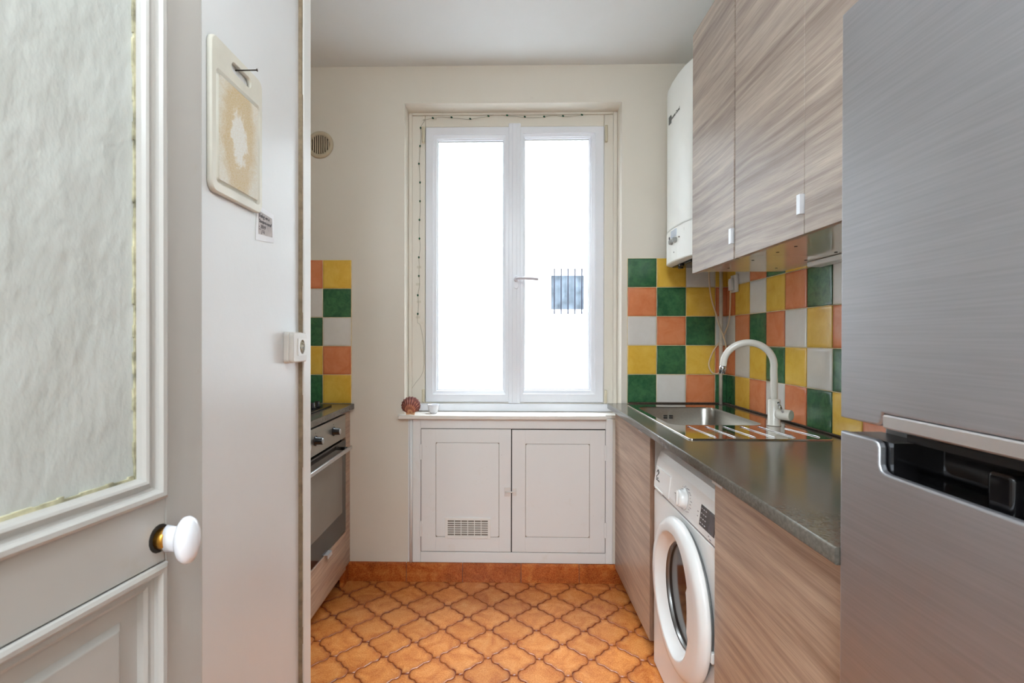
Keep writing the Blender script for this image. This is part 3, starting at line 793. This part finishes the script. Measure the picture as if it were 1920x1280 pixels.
MB().lathe([(.1568,.0122),(.155,.0138),(.1525,.0105),(.150,.000)], dc, ax, 64, caps=False).build('chrome_ring', plain('dark_chrome', (120,118,116), .3, .9), pd, recalc=True)
MB().lathe([(.1515,.003),(.146,-.020),(.128,-.050),(.09,-.070),(.04,-.078),(.002,-.079)], dc, ax, 64).build('porthole_glass', M['drumglass'], pd, recalc=True)
b = MB().box(wx_-.012, wx_, 1.366, 1.382, .365, .395, .003).build('door_catch', M['whiteplastic'], wm)
[MB().lathe([(.02,0),(.018,.012)], (x, y, 0), seg=12).build('foot', M['black'], wm) for x in (.60, 1.02) for y in (1.40, 1.89)]
b = MB().prism([(1.55,.0141),(1.575,.050),(1.60,.0141)], 'X', wx_-.0015, wx_+.002).build('filter_notch', M['darkgap'], wm)

# ------------------------------------------------------------------ fridge
FRX = .515; fy1_, fy0_ = .792, .195
fr = thing('fridge', (.82, .49, 0), 'tall brushed steel two door fridge freezer at the end of the worktop', 'fridge')
MB().box(FRX+.066, XR-.02, fy0_, fy1_-.002, .02, 1.725, .004).build('cabinet_body', plain('fridge_grey', (150,150,152), .4), fr)
def fprism(pts, x0, x1, mat, name, par, bev=.004):
    return MB().prism(pts, 'X', x0, x1, bev=bev).build(name, mat, par)
up = [(fy0_,1.739),(fy1_,1.739),(fy1_,1.120),(.714,1.120),(.709,1.122),(.706,1.128),(.704,1.138),(.281,1.138),(.279,1.128),(.276,1.122),(.271,1.120),(fy0_,1.120)]
ud = fprism(up, FRX, FRX+.062, M['fridge'], 'upper_door', fr, .003)
b = MB().prism([(FRX+.0005,1.137),(FRX-.0015,1.135),(FRX-.0012,1.1205),(FRX+.002,1.118),(FRX+.03,1.1185),(FRX+.03,1.137)], 'Y', .283, .702, bev=.001); b.build('grip_strip', plain('satin_strip', (222,220,220), .42, 1), ud)
lo = [(fy0_,.045),(fy1_,.045),(fy1_,1.099),(.722,1.099),(.714,1.096),(.711,1.090),(.711,1.066),(.708,1.059),(.701,1.056),(.284,1.056),(.277,1.059),(.274,1.066),(.274,1.090),(.271,1.096),(.263,1.099),(fy0_,1.099)]
ld = fprism(lo, FRX, FRX+.012, M['fridge'], 'lower_door', fr, .003)
b = MB()
b.box(FRX+.0125, FRX+.062, fy0_+.001, fy1_-.001, .046, 1.040)
b.box(FRX+.0125, FRX+.062, .713, fy1_-.001, 1.040, 1.0975); b.box(FRX+.0125, FRX+.062, fy0_+.001, .272, 1.040, 1.0975)
b.build('door_liner', M['black'], ld)
b = MB(); b.box(FRX+.046, FRX+.062, .272, .713, 1.040, 1.096)
b.box(FRX+.012, FRX+.046, .272, .713, 1.040, 1.050)
b.box(FRX+.0125, FRX+.05, .700, .713, 1.045, 1.0975)
b.build('handle_recess', M['blackgloss'], ld)
b = MB().prism(rrect(.545, .575, 1.048, 1.094, .006), 'X', FRX+.020, FRX+.047, bev=.004); b.build('handle_rib', M['blackgloss'], ld)
MB().box(FRX+.03, FRX+.066, .235, .70, 1.100, 1.110).build('gasket_strip', M['black'], fr)

# ------------------------------------------------------------------ upper cabinets
UX = .745; UZ0, UZ1 = 1.505, 2.462
u1 = thing('wall_cabinet', (.93, 1.87, UZ0), 'narrow single door walnut effect wall cabinet beside the boiler', 'cabinet')
b = MB(); b.box(UX+.020, XR-.001, 1.6775, 2.055, UZ0+.008, UZ1-.001); b.build('carcass', M['cream'], u1)
a_ = MB().box(UX, UX+.018, 1.6825, 2.055, UZ0, UZ1, .001).build('door', M['woodup'], u1)
b = MB(); b.box(UX-.011, UX-.0095, 1.681, 1.696, 1.556, 1.606, .0004); b.box(UX-.011, UX+.001, 1.6795, 1.681, 1.556, 1.606); b.build('handle', M['tab'], a_)
u2 = thing('wall_cabinet', (.93, 1.28, UZ0), 'double door walnut effect wall cabinet above the worktop, nearer the fridge', 'cabinet')
b = MB(); b.box(UX+.020, XR-.001, .885, 1.6765, UZ0+.008, UZ1-.001); b.build('carcass', M['cream'], u2)
a_ = MB().box(UX, UX+.018, 1.2875, 1.6725, UZ0, UZ1, .001).build('door', M['woodup'], u2)
b = MB(); b.box(UX-.011, UX-.0095, 1.2880, 1.302, 1.556, 1.606, .0004); b.box(UX-.011, UX+.001, 1.2865, 1.2880, 1.556, 1.606); b.build('handle', M['tab'], a_)
a2_ = MB().box(UX, UX+.018, .886, 1.2850, UZ0, UZ1, .001).build('door', M['woodup'], u2)
for uu, ys in ((u1, (1.76, 1.95)), (u2, (1.60, 1.50, 1.24, 1.12))):
    for yy in ys:
        for xx in (UX+.10, UX+.28): MB().lathe([(.0045,0),(.0045,.002)], (xx, yy, UZ0+.0065), seg=12).build('screw_hole', M['darkgap'], uu)
b = MB().box(1.052, XR-.012, 1.22, 1.80, 1.494, 1.5115, .003)
o = b.build('under_cabinet_light', M['whiteplastic']); rebase(o, (1.06, 1.5, 1.486)); tag(o, 'slim white strip light fixed under the wall cabinets against the tiles', 'strip light')

# ------------------------------------------------------------------ boiler
bo = thing('wall_boiler', (.93, 2.3, 1.59), 'white wall mounted gas boiler between the window wall and the cabinets', 'boiler')
pr = [(XR-.001, 2.095), (.790, 2.095), (.772, 2.12), (.757, 2.18), (.750, 2.25), (.750, 2.33), (.757, 2.41), (.770, 2.460), (.785, 2.482), (.80, 2.490), (XR-.001, 2.490)]
b = MB(); b.prism(pr, 'Z', 1.592, 2.412, bev=.004); 
for f in b.bm.faces: f.smooth = abs(f.normal.z) < .3
b.build('casing', M['boiler'], bo)
b = MB(); b.prism([(x-.0018 if x < 1 else x-.01, y) for x, y in pr], 'Z', 1.594, 1.742, bev=.003)
pn = b.build('control_panel', M['boiler'], bo)
b = MB(); b.prism([(x-.003 if x < 1 else x-.01, y) for x, y in pr], 'Z', 1.742, 1.747); b.build('panel_seam', plain('pale_seam', (212,212,206), .5), bo)
MB().box(.7445, .752, 2.255, 2.325, 1.700, 1.732, .001).build('display', M['lcd'], pn)
for yy in (2.262, 2.315):
    MB().lathe([(.0125,0),(.0135,.002),(.0115,.014),(.009,.015)], (.7485, yy, 1.682), (-1,0,0), 7).build('knob', M['grey'], pn)
MB().lathe([(.010,0),(.009,.003)], (.758, 2.185, 1.714), (-1,0,0), 18, sx=1.2, sy=.5).build('gauge', plain('gauge_brown', (120,106,84), .4), pn)
for bb in (MB().box(.7465, .752, 2.352, 2.358, 1.700, 1.712), MB().box(.7465, .752, 2.350, 2.360, 1.686, 1.689), MB().lathe([(.003,0),(.003,.003)], (.7500, 2.29, 1.632), (-1,0,0), 12), MB().box(.7465, .752, 2.222, 2.226, 1.686, 1.691)):
    bb.build('indicator', M['ink'], pn)
b = MB(); b.box(.7470, .7505, 2.336, 2.366, 2.232, 2.268, .001); b.build('emblem', plain('logo_grey', (88,90,86), .5), bo)
text('Saunier Duval', 'lettering', bo, bpy.data.materials['logo_grey'], (.7487, 2.333, 2.243), .020, ROT_L)
b = MB(); b.box(.80, 1.10, 2.12, 2.47, 1.5875, 1.593); b.box(.83, .87, 2.15, 2.19, 1.578, 1.5875, .003); b.box(.80, .83, 2.22, 2.30, 1.578, 1.5875, .003)
b.lathe([(.012,0),(.012,-.012)], (.80, 2.34, 1.5875)); b.lathe([(.012,0),(.012,-.012)], (.82, 2.41, 1.5875))
b.build('underside', M['black'], bo)

# ------------------------------------------------------------------ pipe, socket and cable in the corner
b = MB().tube([(1.070, 2.555, WT+.001), (1.070, 2.555, 1.585)], .0088, 16); b.tube([(1.070, 2.555, 1.20), (1.070, 2.555, 1.212)], .0092, 16)
o = b.build('water_pipe', M['pipe']); rebase(o, (1.070, 2.555, WT+.001)); tag(o, 'painted vertical pipe rising from worktop in the tiled corner', 'pipe')
so = thing('wall_socket', (XR-.01, 2.47, 1.49), 'white wall socket with a plug, high on the tiles under the wall cabinet', 'socket')
MB().prism([(2.432, 1.468), (2.500, 1.468), (2.500, 1.552), (2.432, 1.552)], 'X', XR-.0095, XR-.020, bev=.003).build('plate', M['whiteplastic'], so)
cb = smooth_path([(1.012, 2.561, 1.585), (1.016, 2.561, 1.50), (1.028, 2.561, 1.43), (1.046, 2.550, 1.36), (1.056, 2.541, 1.31), (1.075, 2.538, 1.26), (1.088, 2.540, 1.21), (1.090, 2.545, 1.15), (1.086, 2.566, 1.105),
  (1.066, 2.5695, 1.072), (1.040, 2.5695, 1.070), (1.022, 2.5695, 1.090), (1.016, 2.5695, 1.118), (1.024, 2.5695, 1.150), (1.040, 2.5695, 1.185), (1.060, 2.5695, 1.215), (1.082, 2.5695, 1.245), (1.092, 2.548, 1.285), (1.092, 2.515, 1.33), (1.085, 2.485, 1.40), (1.082, 2.475, 1.478)], 6)
o = MB().tube(cb, .0036, 10).build('power_cable', M['beige']); tag(o, 'beige looped power cable hanging in the tiled corner behind the tap', 'cable')
b = MB().prism([(2.455, 1.478), (2.488, 1.478), (2.492, 1.520), (2.485, 1.535), (2.458, 1.535)], 'X', XR-.021, XR-.036, bev=.003)
o = b.build('power_plug', M['whiteplastic']); tag(o, 'white plug pushed into the socket high on the tiles', 'plug')

# ------------------------------------------------------------------ left counter, hob, oven
LX = -.785; LZ = .909
b = MB().box(XN+.002, LX, 1.62, D-.001, LZ-.028, LZ, .003)
o = b.build('worktop', M['worktop']); rebase(o, (-1.1, 2.1, LZ-.028)); tag(o, 'short dark grey worktop holding the hob, left of the window', 'worktop')
hb = thing('gas_hob', (-1.1, 2.2, LZ), 'black hob set in the left worktop above the oven', 'hob')
MB().box(-1.36, -.862, 1.90, 2.47, LZ+.0005, LZ+.008, .003).build('hob_plate', M['black'], hb)
for yy in (2.25, 2.30, 2.36, 2.42):
    MB().lathe([(.017,0),(.017,.004),(.014,.006),(.0125,.026),(.010,.027)], (-.905, yy-.03, LZ+.008), seg=20).build('knob', M['black'], hb)
for (xx, yy) in ((-1.22, 2.05), (-1.22, 2.33), (-1.02, 2.05), (-1.02, 2.33)):
    MB().lathe([(.045,0),(.045,.010),(.030,.014)], (xx, yy, LZ+.008), seg=24).build('burner', M['black'], hb)
OX = -.803
ocb = thing('oven_cabinet', (-1.1, 2.23, 0), 'walnut effect oven housing cabinet with low drawer, left of the window', 'cabinet')
b = MB(); b.box(XN+.01, OX-.02, 2.504, 2.520, .08, .881); b.box(XN+.01, OX-.02, 1.88, 1.896, .08, .881); b.box(XN+.01, OX-.02, 1.896, 2.504, .08, .096); b.box(XN+.01, OX-.02, 1.896, 2.504, .265, .281)
b.build('carcass', M['whiteplastic'], ocb)
MB().box(OX-.020, OX-.004, 2.510, D-.002, .098, .880, .001).build('filler_panel', M['wood'], ocb)
dd = MB().box(OX-.018, OX, 1.905, 2.500, .090, .283, .001).build('drawer_front', M['wood'], ocb)
b = MB(); b.box(OX-.010, OX+.014, 2.21, 2.265, .284, .286); b.box(OX+.0125, OX+.014, 2.21, 2.265, .268, .286, .0005); b.build('handle', M['tab'], dd)
[MB().box(x, x+.03, y, y+.03, 0, .08).build('foot', M['black'], ocb) for x in (-1.35, -.92) for y in (1.92, 2.46)]
ov = thing('oven', (-1.1, 2.2, .285), 'built in oven with steel control panel and dark glass door', 'oven')
MB().box(XN+.05, OX-.022, 1.90, 2.50, .284, .878).build('body', M['black'], ov)
cp = MB().box(OX-.020, OX-.001, 1.905, 2.500, .752, .866, .002).build('control_panel', M['steelpanel'], ov)
for yy in (2.325, 2.105, 1.965):
    k = MB().lathe([(.021,0),(.021,.003),(.0165,.005),(.0155,.030),(.014,.031)], (OX-.001, yy, .812), (1,0,0), 26).build('knob', M['black'], ov)
    MB().lathe([(.0135,.0308),(.0125,.0325),(.002,.0328)], (OX-.001, yy, .812), (1,0,0), 26).build('knob_cap', M['alu'], k)
    MB().box(OX-.0012, OX-.0002, yy-.001, yy+.001, .842, .846).build('knob_mark', M['ink'], ov)
od = MB().box(OX-.020, OX, 1.905, 2.500, .290, .742, .002).build('oven_door', M['ovenglass'], ov)
MB().box(OX, OX+.0006, 1.96, 2.445, .395, .690).build('oven_window', M['ovenwin'], od)
b = MB(); b.box(OX+.030, OX+.040, 1.93, 2.478, .698, .716, .003); hd = b.build('oven_handle', M['alu'], od)
for yy in (1.97, 2.435):
    MB().lathe([(.008,0),(.008,.032)], (OX-.001, yy, .709), (1,0,0), 14).build('handle_post', M['black'], od)

# ------------------------------------------------------------------ round vent
vn = thing('round_vent', (-.962, D, 2.17), 'round slatted air vent high on the back wall', 'vent')
vc = (-.962, D, 2.236)
MB().lathe([(.068,0),(.070,.004),(.066,.012),(.058,.014),(.050,.010),(.049,.002)], vc, (0,-1,0), 48, caps=False).build('rim', M['ventplastic'], vn, recalc=True)
MB().lathe([(.050,.0008),(.002,.0012)], vc, (0,-1,0), 32).build('backing', plain('vent_dark', (92,76,54), .8), vn)
for i in range(9):
    x = -.044+i*.011; h = math.sqrt(max(0, .049**2-x*x))
    MB().box(vc[0]+x-.0028, vc[0]+x+.0028, D-.009, D-.003, vc[2]-h, vc[2]+h, .0008).build('slat', M['ventplastic'], vn)

# ------------------------------------------------------------------ string of green bulbs around the window
sl = thing('string_light', (-.473, FY-.01, .86), 'thin string of tiny green bulbs taped around the window frame', 'string lights')
def fp(px, py):  # frame face measurements -> metres
    return (-.466+(px-786)*.002845, FY-.009, 2.367-(py-239)*.002845)
top = [(1086,218),(1051,220),(1016,221),(980,221),(947,218),(912,219),(878,224),(843,221),(808,222)]
left = [(787,239),(786,273),(784,306),(786,341),(786,376),(785,411),(785,446),(784,481),(784,516),(782,552),(782,587)]
tail = [(787,610),(793,650),(792,695),(778,717),(769,732),(769,750)]
path = []
for i, (x, y) in enumerate(top): path += [fp(x, y), fp(x-17, y+random.uniform(-3, 3))]
path += [fp(795, 224), fp(791, 231)]
for x, y in left: path += [fp(x, y), fp(x+random.uniform(-1.5, 1.5), y+17)]
path += [fp(x, y) for x, y in tail]
MB().tube(smooth_path(path, 3), .0009, 6).build('cord', M['wire'], sl)
for x, y in top+left:
    p = fp(x, y)
    MB().lathe([(.0012,0),(.0042,.003),(.0048,.006),(.0035,.010),(.001,.013)], (p[0], p[1]-.003, p[2]+.004), (0,0,-1) if (x, y) in left else (.8,0,-.4), 10).build('bulb', M['greenbulb'], sl)
for x, y in ((784,500),(782,532),(784,565),(782,594),(813,222)):
    p = fp(x, y); MB().box(p[0]-.011, p[0]+.011, FY-.0092, FY-.0084, p[2]-.006, p[2]+.006).build('tape_piece', plain('clear_tape', (214,208,192), .25), sl)

# ------------------------------------------------------------------ scallop shell and cup
b = MB(); R0 = .046; NR = 13; na, nr = NR*6, 14
org = Vector((-.492, 2.570, .8575)); grid = []
for j in range(nr+1):
    row = []
    t = j/nr
    for i in range(na+1):
        a = math.radians(-70+140*i/na)*(1 if t > .2 else 1)
        rib = math.cos(i/6*2*PI)
        rr = (.088+.0024*rib)*t*(.22+.78*math.cos(a))*.985
        x = rr*math.sin(a)*1.02; z = rr*math.cos(a)*.97; bulge = .024*math.sin(PI*min(1, t*1.02)**.8)*(math.cos(a*.9)) + .0022*rib*t
        v = b.bm.verts.new(org+Vector((x, -bulge-.012*(1-t)+z*.10, z+.004)))
        v[b.rim] = min(1, .05+1.3*t*(.65+.25*rib)+.15*math.sin(t*22)); row.append(v)
    grid.append(row)
for j in range(nr):
    for i in range(na): b.face([grid[j][i], grid[j][i+1], grid[j+1][i+1], grid[j+1][i]], 0, True)
# ears at the hinge
for s_ in (-1, 1):
    vs = [b.bm.verts.new(org+Vector(p)) for p in ((0,-.014,.0), (s_*.021,-.010,-.0025), (s_*.024,-.008,.012), (s_*.012,-.014,.018), (0,-.018,.012))]
    for v in vs: v[b.rim] = .1
    b.face(vs if s_ > 0 else vs[::-1])
sh = b.build('scallop_shell', M['shell']); sd = sh.modifiers.new('thick', 'SOLIDIFY'); sd.thickness = .002
rebase(sh, (-.492, 2.57, .8545)); tag(sh, 'brown and pink scallop shell standing on the window shelf', 'shell')
b = MB(); b.lathe([(.016,0),(.0175,.001),(.022,.008),(.0270,.022),(.0295,.036),(.0318,.0455),(.0305,.0460),(.0285,.0435),(.0260,.030),(.021,.010),(.010,.005),(.001,.0048)], (-.384, 2.625, .8546), seg=40)
o = b.build('small_cup', M['porcelain'], recalc=True); rebase(o, (-.384, 2.625, .8546)); tag(o, 'small white handleless cup on the window shelf beside the shell', 'cup')

# ------------------------------------------------------------------ things on the partition
cbd = thing('cutting_board', (XP, 1.19, 1.562), 'yellowed plastic cutting board with worn pattern hanging on the partition', 'cutting board')
y0, y1, z0, z1 = 1.078, 1.305, 1.562, 1.905
def brd():
    b = MB(); xf, xb = XP+.0125, XP+.0015
    def R(y0, y1, z0, z1, r, x, n=6): return [b.bm.verts.new((x, y, z)) for y, z in rrect(y0, y1, z0, z1, r, n)]
    def br(A, B):
        n = len(A)
        for k in range(n): b.face([A[k], A[(k+1)%n], B[(k+1)%n], B[k]], 0, True)
    ob = R(y0, y1, z0, z1, .022, xb); o1 = R(y0, y1, z0, z1, .022, xf-.003); o2 = R(y0+.003, y1-.003, z0+.003, z1-.003, .020, xf)
    br(ob, o1); br(o1, o2)
    hf = R(1.158, 1.248, 1.858, 1.884, .0128, xf); hbk = R(1.158, 1.248, 1.858, 1.884, .0128, xb); br(hf, hbk)
    g1 = R(y0+.017, y1-.014, z0+.020, 1.836, .012, xf); g2 = R(y0+.019, y1-.016, z0+.022, 1.834, .010, xf-.007)
    g3 = R(y0+.025, y1-.022, z0+.028, 1.828, .007, xf-.007); g4 = R(y0+.027, y1-.024, z0+.030, 1.826, .006, xf)
    br(g1, g2); br(g2, g3); br(g3, g4)
    b.loops_face([o2, g1, hf], 0, (1,0,0)); b.loops_face([ob, hbk], 0, (-1,0,0))
    return b
bd = brd().build('board', M['boardrim'], cbd, recalc=True)
b = MB().prism(rrect(y0+.0275, y1-.0245, z0+.0305, 1.8255, .006), 'X', XP+.009, XP+.0127); b.build('cutting_surface', M['board'], cbd)
# the pale worn mark in the middle (abstract worn patch)
b = MB(); random.seed(9)
o = MB().tube([(XP-.004, 1.196, 1.8795), (XP+.050, 1.200, 1.882)], .0016, 8).lathe([(.0034,0),(.0034,.0014)], (XP+.050, 1.200, 1.882), (1,.05,.03), 12).build('nail', M['nail'])
tag(o, 'dark nail in the partition through the cutting board slot', 'nail')
nt_ = thing('taped_note', (XP, 1.345, 1.51), 'small handwritten note taped to the partition below the cutting board', 'note')
b = MB().prism([(1.292, 1.495), (1.395, 1.505), (1.392, 1.583), (1.297, 1.588)], 'X', XP+.0004, XP+.0012); b.build('tape', M['tape'], nt_)
b = MB().prism([(1.305, 1.513), (1.384, 1.519), (1.382, 1.570), (1.306, 1.574)], 'X', XP+.0010, XP+.0016); pp = b.build('paper', M['notepaper'], nt_)
for s_, z in (('Enlog en a', 1.559), ('Suopen-neuf', 1.545), ('- 2019', 1.531), ("' ' | l i", 1.519)):
    text(s_, 'handwriting', pp, M['ink'], (XP+.0018, 1.308, z), .0135, ROT_R, shear=.15)
# socket on partition
os_ = thing('wall_socket', (XP, 1.50, 1.167), 'white surface mounted double depth socket at the edge of the partition', 'socket')
os_['label'] = 'white surface mounted socket at the far edge of the partition'
sy0, sy1, sz0, sz1 = 1.452, 1.558, 1.168, 1.260
b = MB().prism(rrect(sy0, sy1, sz0, sz1, .012), 'X', XP+.0005, XP+.016, bev=.002); b.prism(rrect(sy0+.002, sy1-.002, sz0+.002, sz1-.002, .011), 'X', XP+.014, XP+.030, bev=.004)
hs = b.build('housing', plain('socket_housing', (222,218,212), .35), os_)
b = MB()
Oq = rrect(1.484, 1.5435, 1.190, 1.2405, .002, 3); Hq = [(1.5135+.0195*math.cos(t*2*PI/32), 1.2155+.0215*math.sin(t*2*PI/32)) for t in range(32)]
A = [b.bm.verts.new((XP+.0325, y, z)) for y, z in Oq]; B = [b.bm.verts.new((XP+.0325, y, z)) for y, z in Hq]
A2 = [b.bm.verts.new((XP+.029, y, z)) for y, z in Oq]; B2 = [b.bm.verts.new((XP+.020, y, z)) for y, z in Hq]
for U, V in ((A, A2), (B, B2)):
    for k in range(len(U)): b.face([U[k], U[(k+1)%len(U)], V[(k+1)%len(U)], V[k]], 0, k < 0)
b.loops_face([A, B], 0, (1,0,0)); b.build('cover', M['whiteplastic'], os_, recalc=True)
b = MB().lathe([(.0205,0),(.001,.0004)], (XP+.0302, 1.5135, 1.2155), (1,0,0), 32); b.lathe([(.0024,0),(.0024,.006),(.001,.007)], (XP+.030, 1.5135, 1.226), (1,0,0), 10)
b.build('socket_well', plain('socket_well', (178,168,144), .5), os_)
b = MB(); [b.lathe([(.0026,0),(.0026,.0008)], (XP+.0304, y, 1.213), (1,0,0), 10) for y in (1.504, 1.523)]; b.build('pin_holes', M['black'], os_)

# ------------------------------------------------------------------ open panelled door in the foreground
E_ = Vector((-.427, .70)); ang = math.radians(7.7); DW = .74
dirb = Vector((-math.sin(ang), -math.cos(ang))); hinge = E_ + dirb*DW
# local frame: +x from hinge to free edge, -y is the side the camera sees
dr_ = sroot('door_1', (hinge.x, hinge.y, 0), 'open white panelled door with a hammered glass pane', rz=PI/2-ang)
def lb(): return MB()
def door():
    th = .036; xe = DW; s0 = DW-.0655
    zg0, zg1 = 1.037, 2.02; zp0, zp1 = .22, .9565
    b = MB()
    b.box(s0, xe, 0, th, .008, 2.13, .002); b.box(0, .0655, 0, th, .008, 2.13, .002)
    b.box(.0655, s0, 0, th, zp1, zg0, .0015); b.box(.0655, s0, 0, th, zg1, 2.13, .0015); b.box(.0655, s0, 0, th, .008, zp0, .0015)
    b.build('door_frame', M['doorpaint'], dr_, local=True)
    def mould(x0, x1, z0, z1, prof, name, mat=M['doorpaint']):
        b = MB(); rings = []
        for ins, y in prof:
            rings.append([b.bm.verts.new(p) for p in ((x0+ins, y, z0+ins), (x1-ins, y, z0+ins), (x1-ins, y, z1-ins), (x0+ins, y, z1-ins))])
        for A, B in zip(rings, rings[1:]):
            for k in range(4): b.face([A[k], A[(k+1)%4], B[(k+1)%4], B[k]], 0, False)
        return b
    pf = [(0,-.001),(.001,-.005),(.005,-.0075),(.010,-.007),(.0125,-.003),(.0135,.002),(.017,.0035),(.021,.0015),(.0245,-.0005),(.0275,.001),(.0295,.0055),(.031,.0115),(.0315,.016)]
    b = mould(.0655, s0, zg0, zg1, [(i, y) for i, y in pf], 'm'); b.build('glass_moulding', M['doorpaint'], dr_, local=True)
    b = MB().box(.0655+.028, s0-.028, .014, .020, zg0+.028, zg1-.028); gp = b.build('glass_pane', M['doorglass'], dr_, local=True)
    b = MB(); random.seed(4)
    x = s0-.0315
    z = zg0+.03
    while z < zg1-.04:
        h = random.uniform(.006, .02); b.box(x-random.uniform(.001, .0035), x+.002, .0115, .0142, z, z+h); z += h
    xx = .098
    while xx < s0-.035:
        h = random.uniform(.006, .02); b.box(xx, xx+h, .0115, .0142, zg0+.029, zg0+.0315+random.uniform(.002, .006)); xx += h
    b.build('putty', M['putty'], dr_, local=True)
    pf2 = [(0,-.001),(.001,-.005),(.005,-.007),(.010,-.0065),(.013,-.002),(.014,.003),(.018,.0045),(.023,.0035),(.027,.006),(.029,.013),(.052,.0135),(.058,.008),(.060,.0075)]
    b = mould(.0655, s0, zp0, zp1, pf2, 'm')
    b.box(.0655+.059, s0-.059, .0075, .016, zp0+.059, zp1-.059)
    b.build('lower_panel', M['doorpaint'], dr_, local=True)
    MB().box(.07, s0-.004, .0165, .030, zp0-.002, zp1+.002).build('panel_back', M['doorpaint'], dr_, local=True)
    # knob
    kx, kz = DW-.0735, .988
    b = MB().lathe([(.0165,0),(.0162,.0006)], (kx-.001, -.0001, kz), (0,-1,0), 18, sx=1.08); b.build('keyhole_cutout', M['darkgap'], dr_, local=True)
    b = MB().lathe([(.0125,0),(.0135,.002),(.0125,.005),(.0138,.007),(.0125,.010),(.0118,.012)], (kx, -.0006, kz), (0,-1,0), 28); kr = b.build('brass_collar', M['brass'], dr_, local=True)
    b = MB().lathe([(.0138,.010),(.0128,.020),(.0132,.026),(.013,.0285),(.0200,.0305),(.0232,.0345),(.0238,.039),(.0220,.0435),(.016,.0475),(.008,.0495),(.001,.050)], (kx, -.0006, kz), (0,-1,0), 40, sx=1.25, sy=.74)
    b.build('knob', M['porcelain'], dr_, local=True)
door()
b = MB().box(-.65, hinge.x-.004, hinge.y-.05, hinge.y-.006, 0, 2.16, .003)
struct(b.build('trim_4', M['casing']), 'door jamb')

# ------------------------------------------------------------------ unseen fill lights, added to brighten the room
hl = bpy.data.lights.new('hall_fill_light', 'AREA'); hl.shape = 'RECTANGLE'; hl.size = .6; hl.size_y = 1.3  # added area fill behind the camera, no fixture in view
hl.energy = 96; hl.color = (.80, .915, 1.0)
o = bpy.data.objects.new('hall_fill_light', hl); C.objects.link(o); o.location = (-.34, -1.35, ZC-.03)

pn_ = bpy.data.lights.new('entrance_fill_light', 'POINT'); pn_.energy = 20; pn_.color = (.82, .93, 1.0); pn_.shadow_soft_size = .22  # added point fill above the frame, no pendant in view
o = bpy.data.objects.new('entrance_fill_light', pn_); C.objects.link(o); o.location = (.08, .40, 2.20)

# ------------------------------------------------------------------ daylight
W = bpy.data.worlds.new('World'); S.world = W; W.use_nodes = True
nt = W.node_tree; nt.nodes.clear()
bg = nt.nodes.new('ShaderNodeBackground'); wo = nt.nodes.new('ShaderNodeOutputWorld'); bg.inputs[0].default_value = (.84, .93, 1, 1); bg.inputs[1].default_value = 36.0
nt.links.new(bg.outputs[0], wo.inputs[0])
pl = bpy.data.lights.new('window_portal', 'AREA'); pl.shape = 'RECTANGLE'; pl.size = 1.05; pl.size_y = 1.6; pl.cycles.is_portal = True
o = bpy.data.objects.new('window_portal', pl); C.objects.link(o); o.location = (.026, D+T+.02, 1.64); o.rotation_euler = (-PI/2, 0, 0)

# ------------------------------------------------------------------ camera
cd = bpy.data.cameras.new('Camera'); cam = bpy.data.objects.new('Camera', cd); C.objects.link(cam); S.camera = cam
F, YAW, TILT, ROLL, CX, CY, H = 947.901, .02063, .00408, -.00157, 931.504, 640.221, 1.23864
cam.location = (0, 0, H)
cam.rotation_mode = 'XYZ'
R = Matrix.Rotation(YAW, 4, 'Z') @ Matrix.Rotation(PI/2 - TILT, 4, 'X') @ Matrix.Rotation(-ROLL, 4, 'Z')
cam.rotation_euler = R.to_euler('XYZ')
cd.sensor_width = 36; cd.lens = F*36/1920
cd.shift_x = (960-CX)/1920; cd.shift_y = (CY-640)/1920
cd.clip_start = .02; cd.clip_end = 60
cd.dof.use_dof = True; cd.dof.focus_distance = 2.3; cd.dof.aperture_fstop = 9

vs = S.view_settings; vs.view_transform = 'Standard'; vs.look = 'None'; vs.exposure = 0; vs.gamma = 1; vs.use_curve_mapping = False
S.cycles.max_bounces = 12; S.cycles.diffuse_bounces = 8; S.cycles.glossy_bounces = 5; S.cycles.transparent_max_bounces = 8
S.cycles.sample_clamp_indirect = 8
for ob in list(bpy.data.objects):
    if '_o' in ob: del ob['_o']
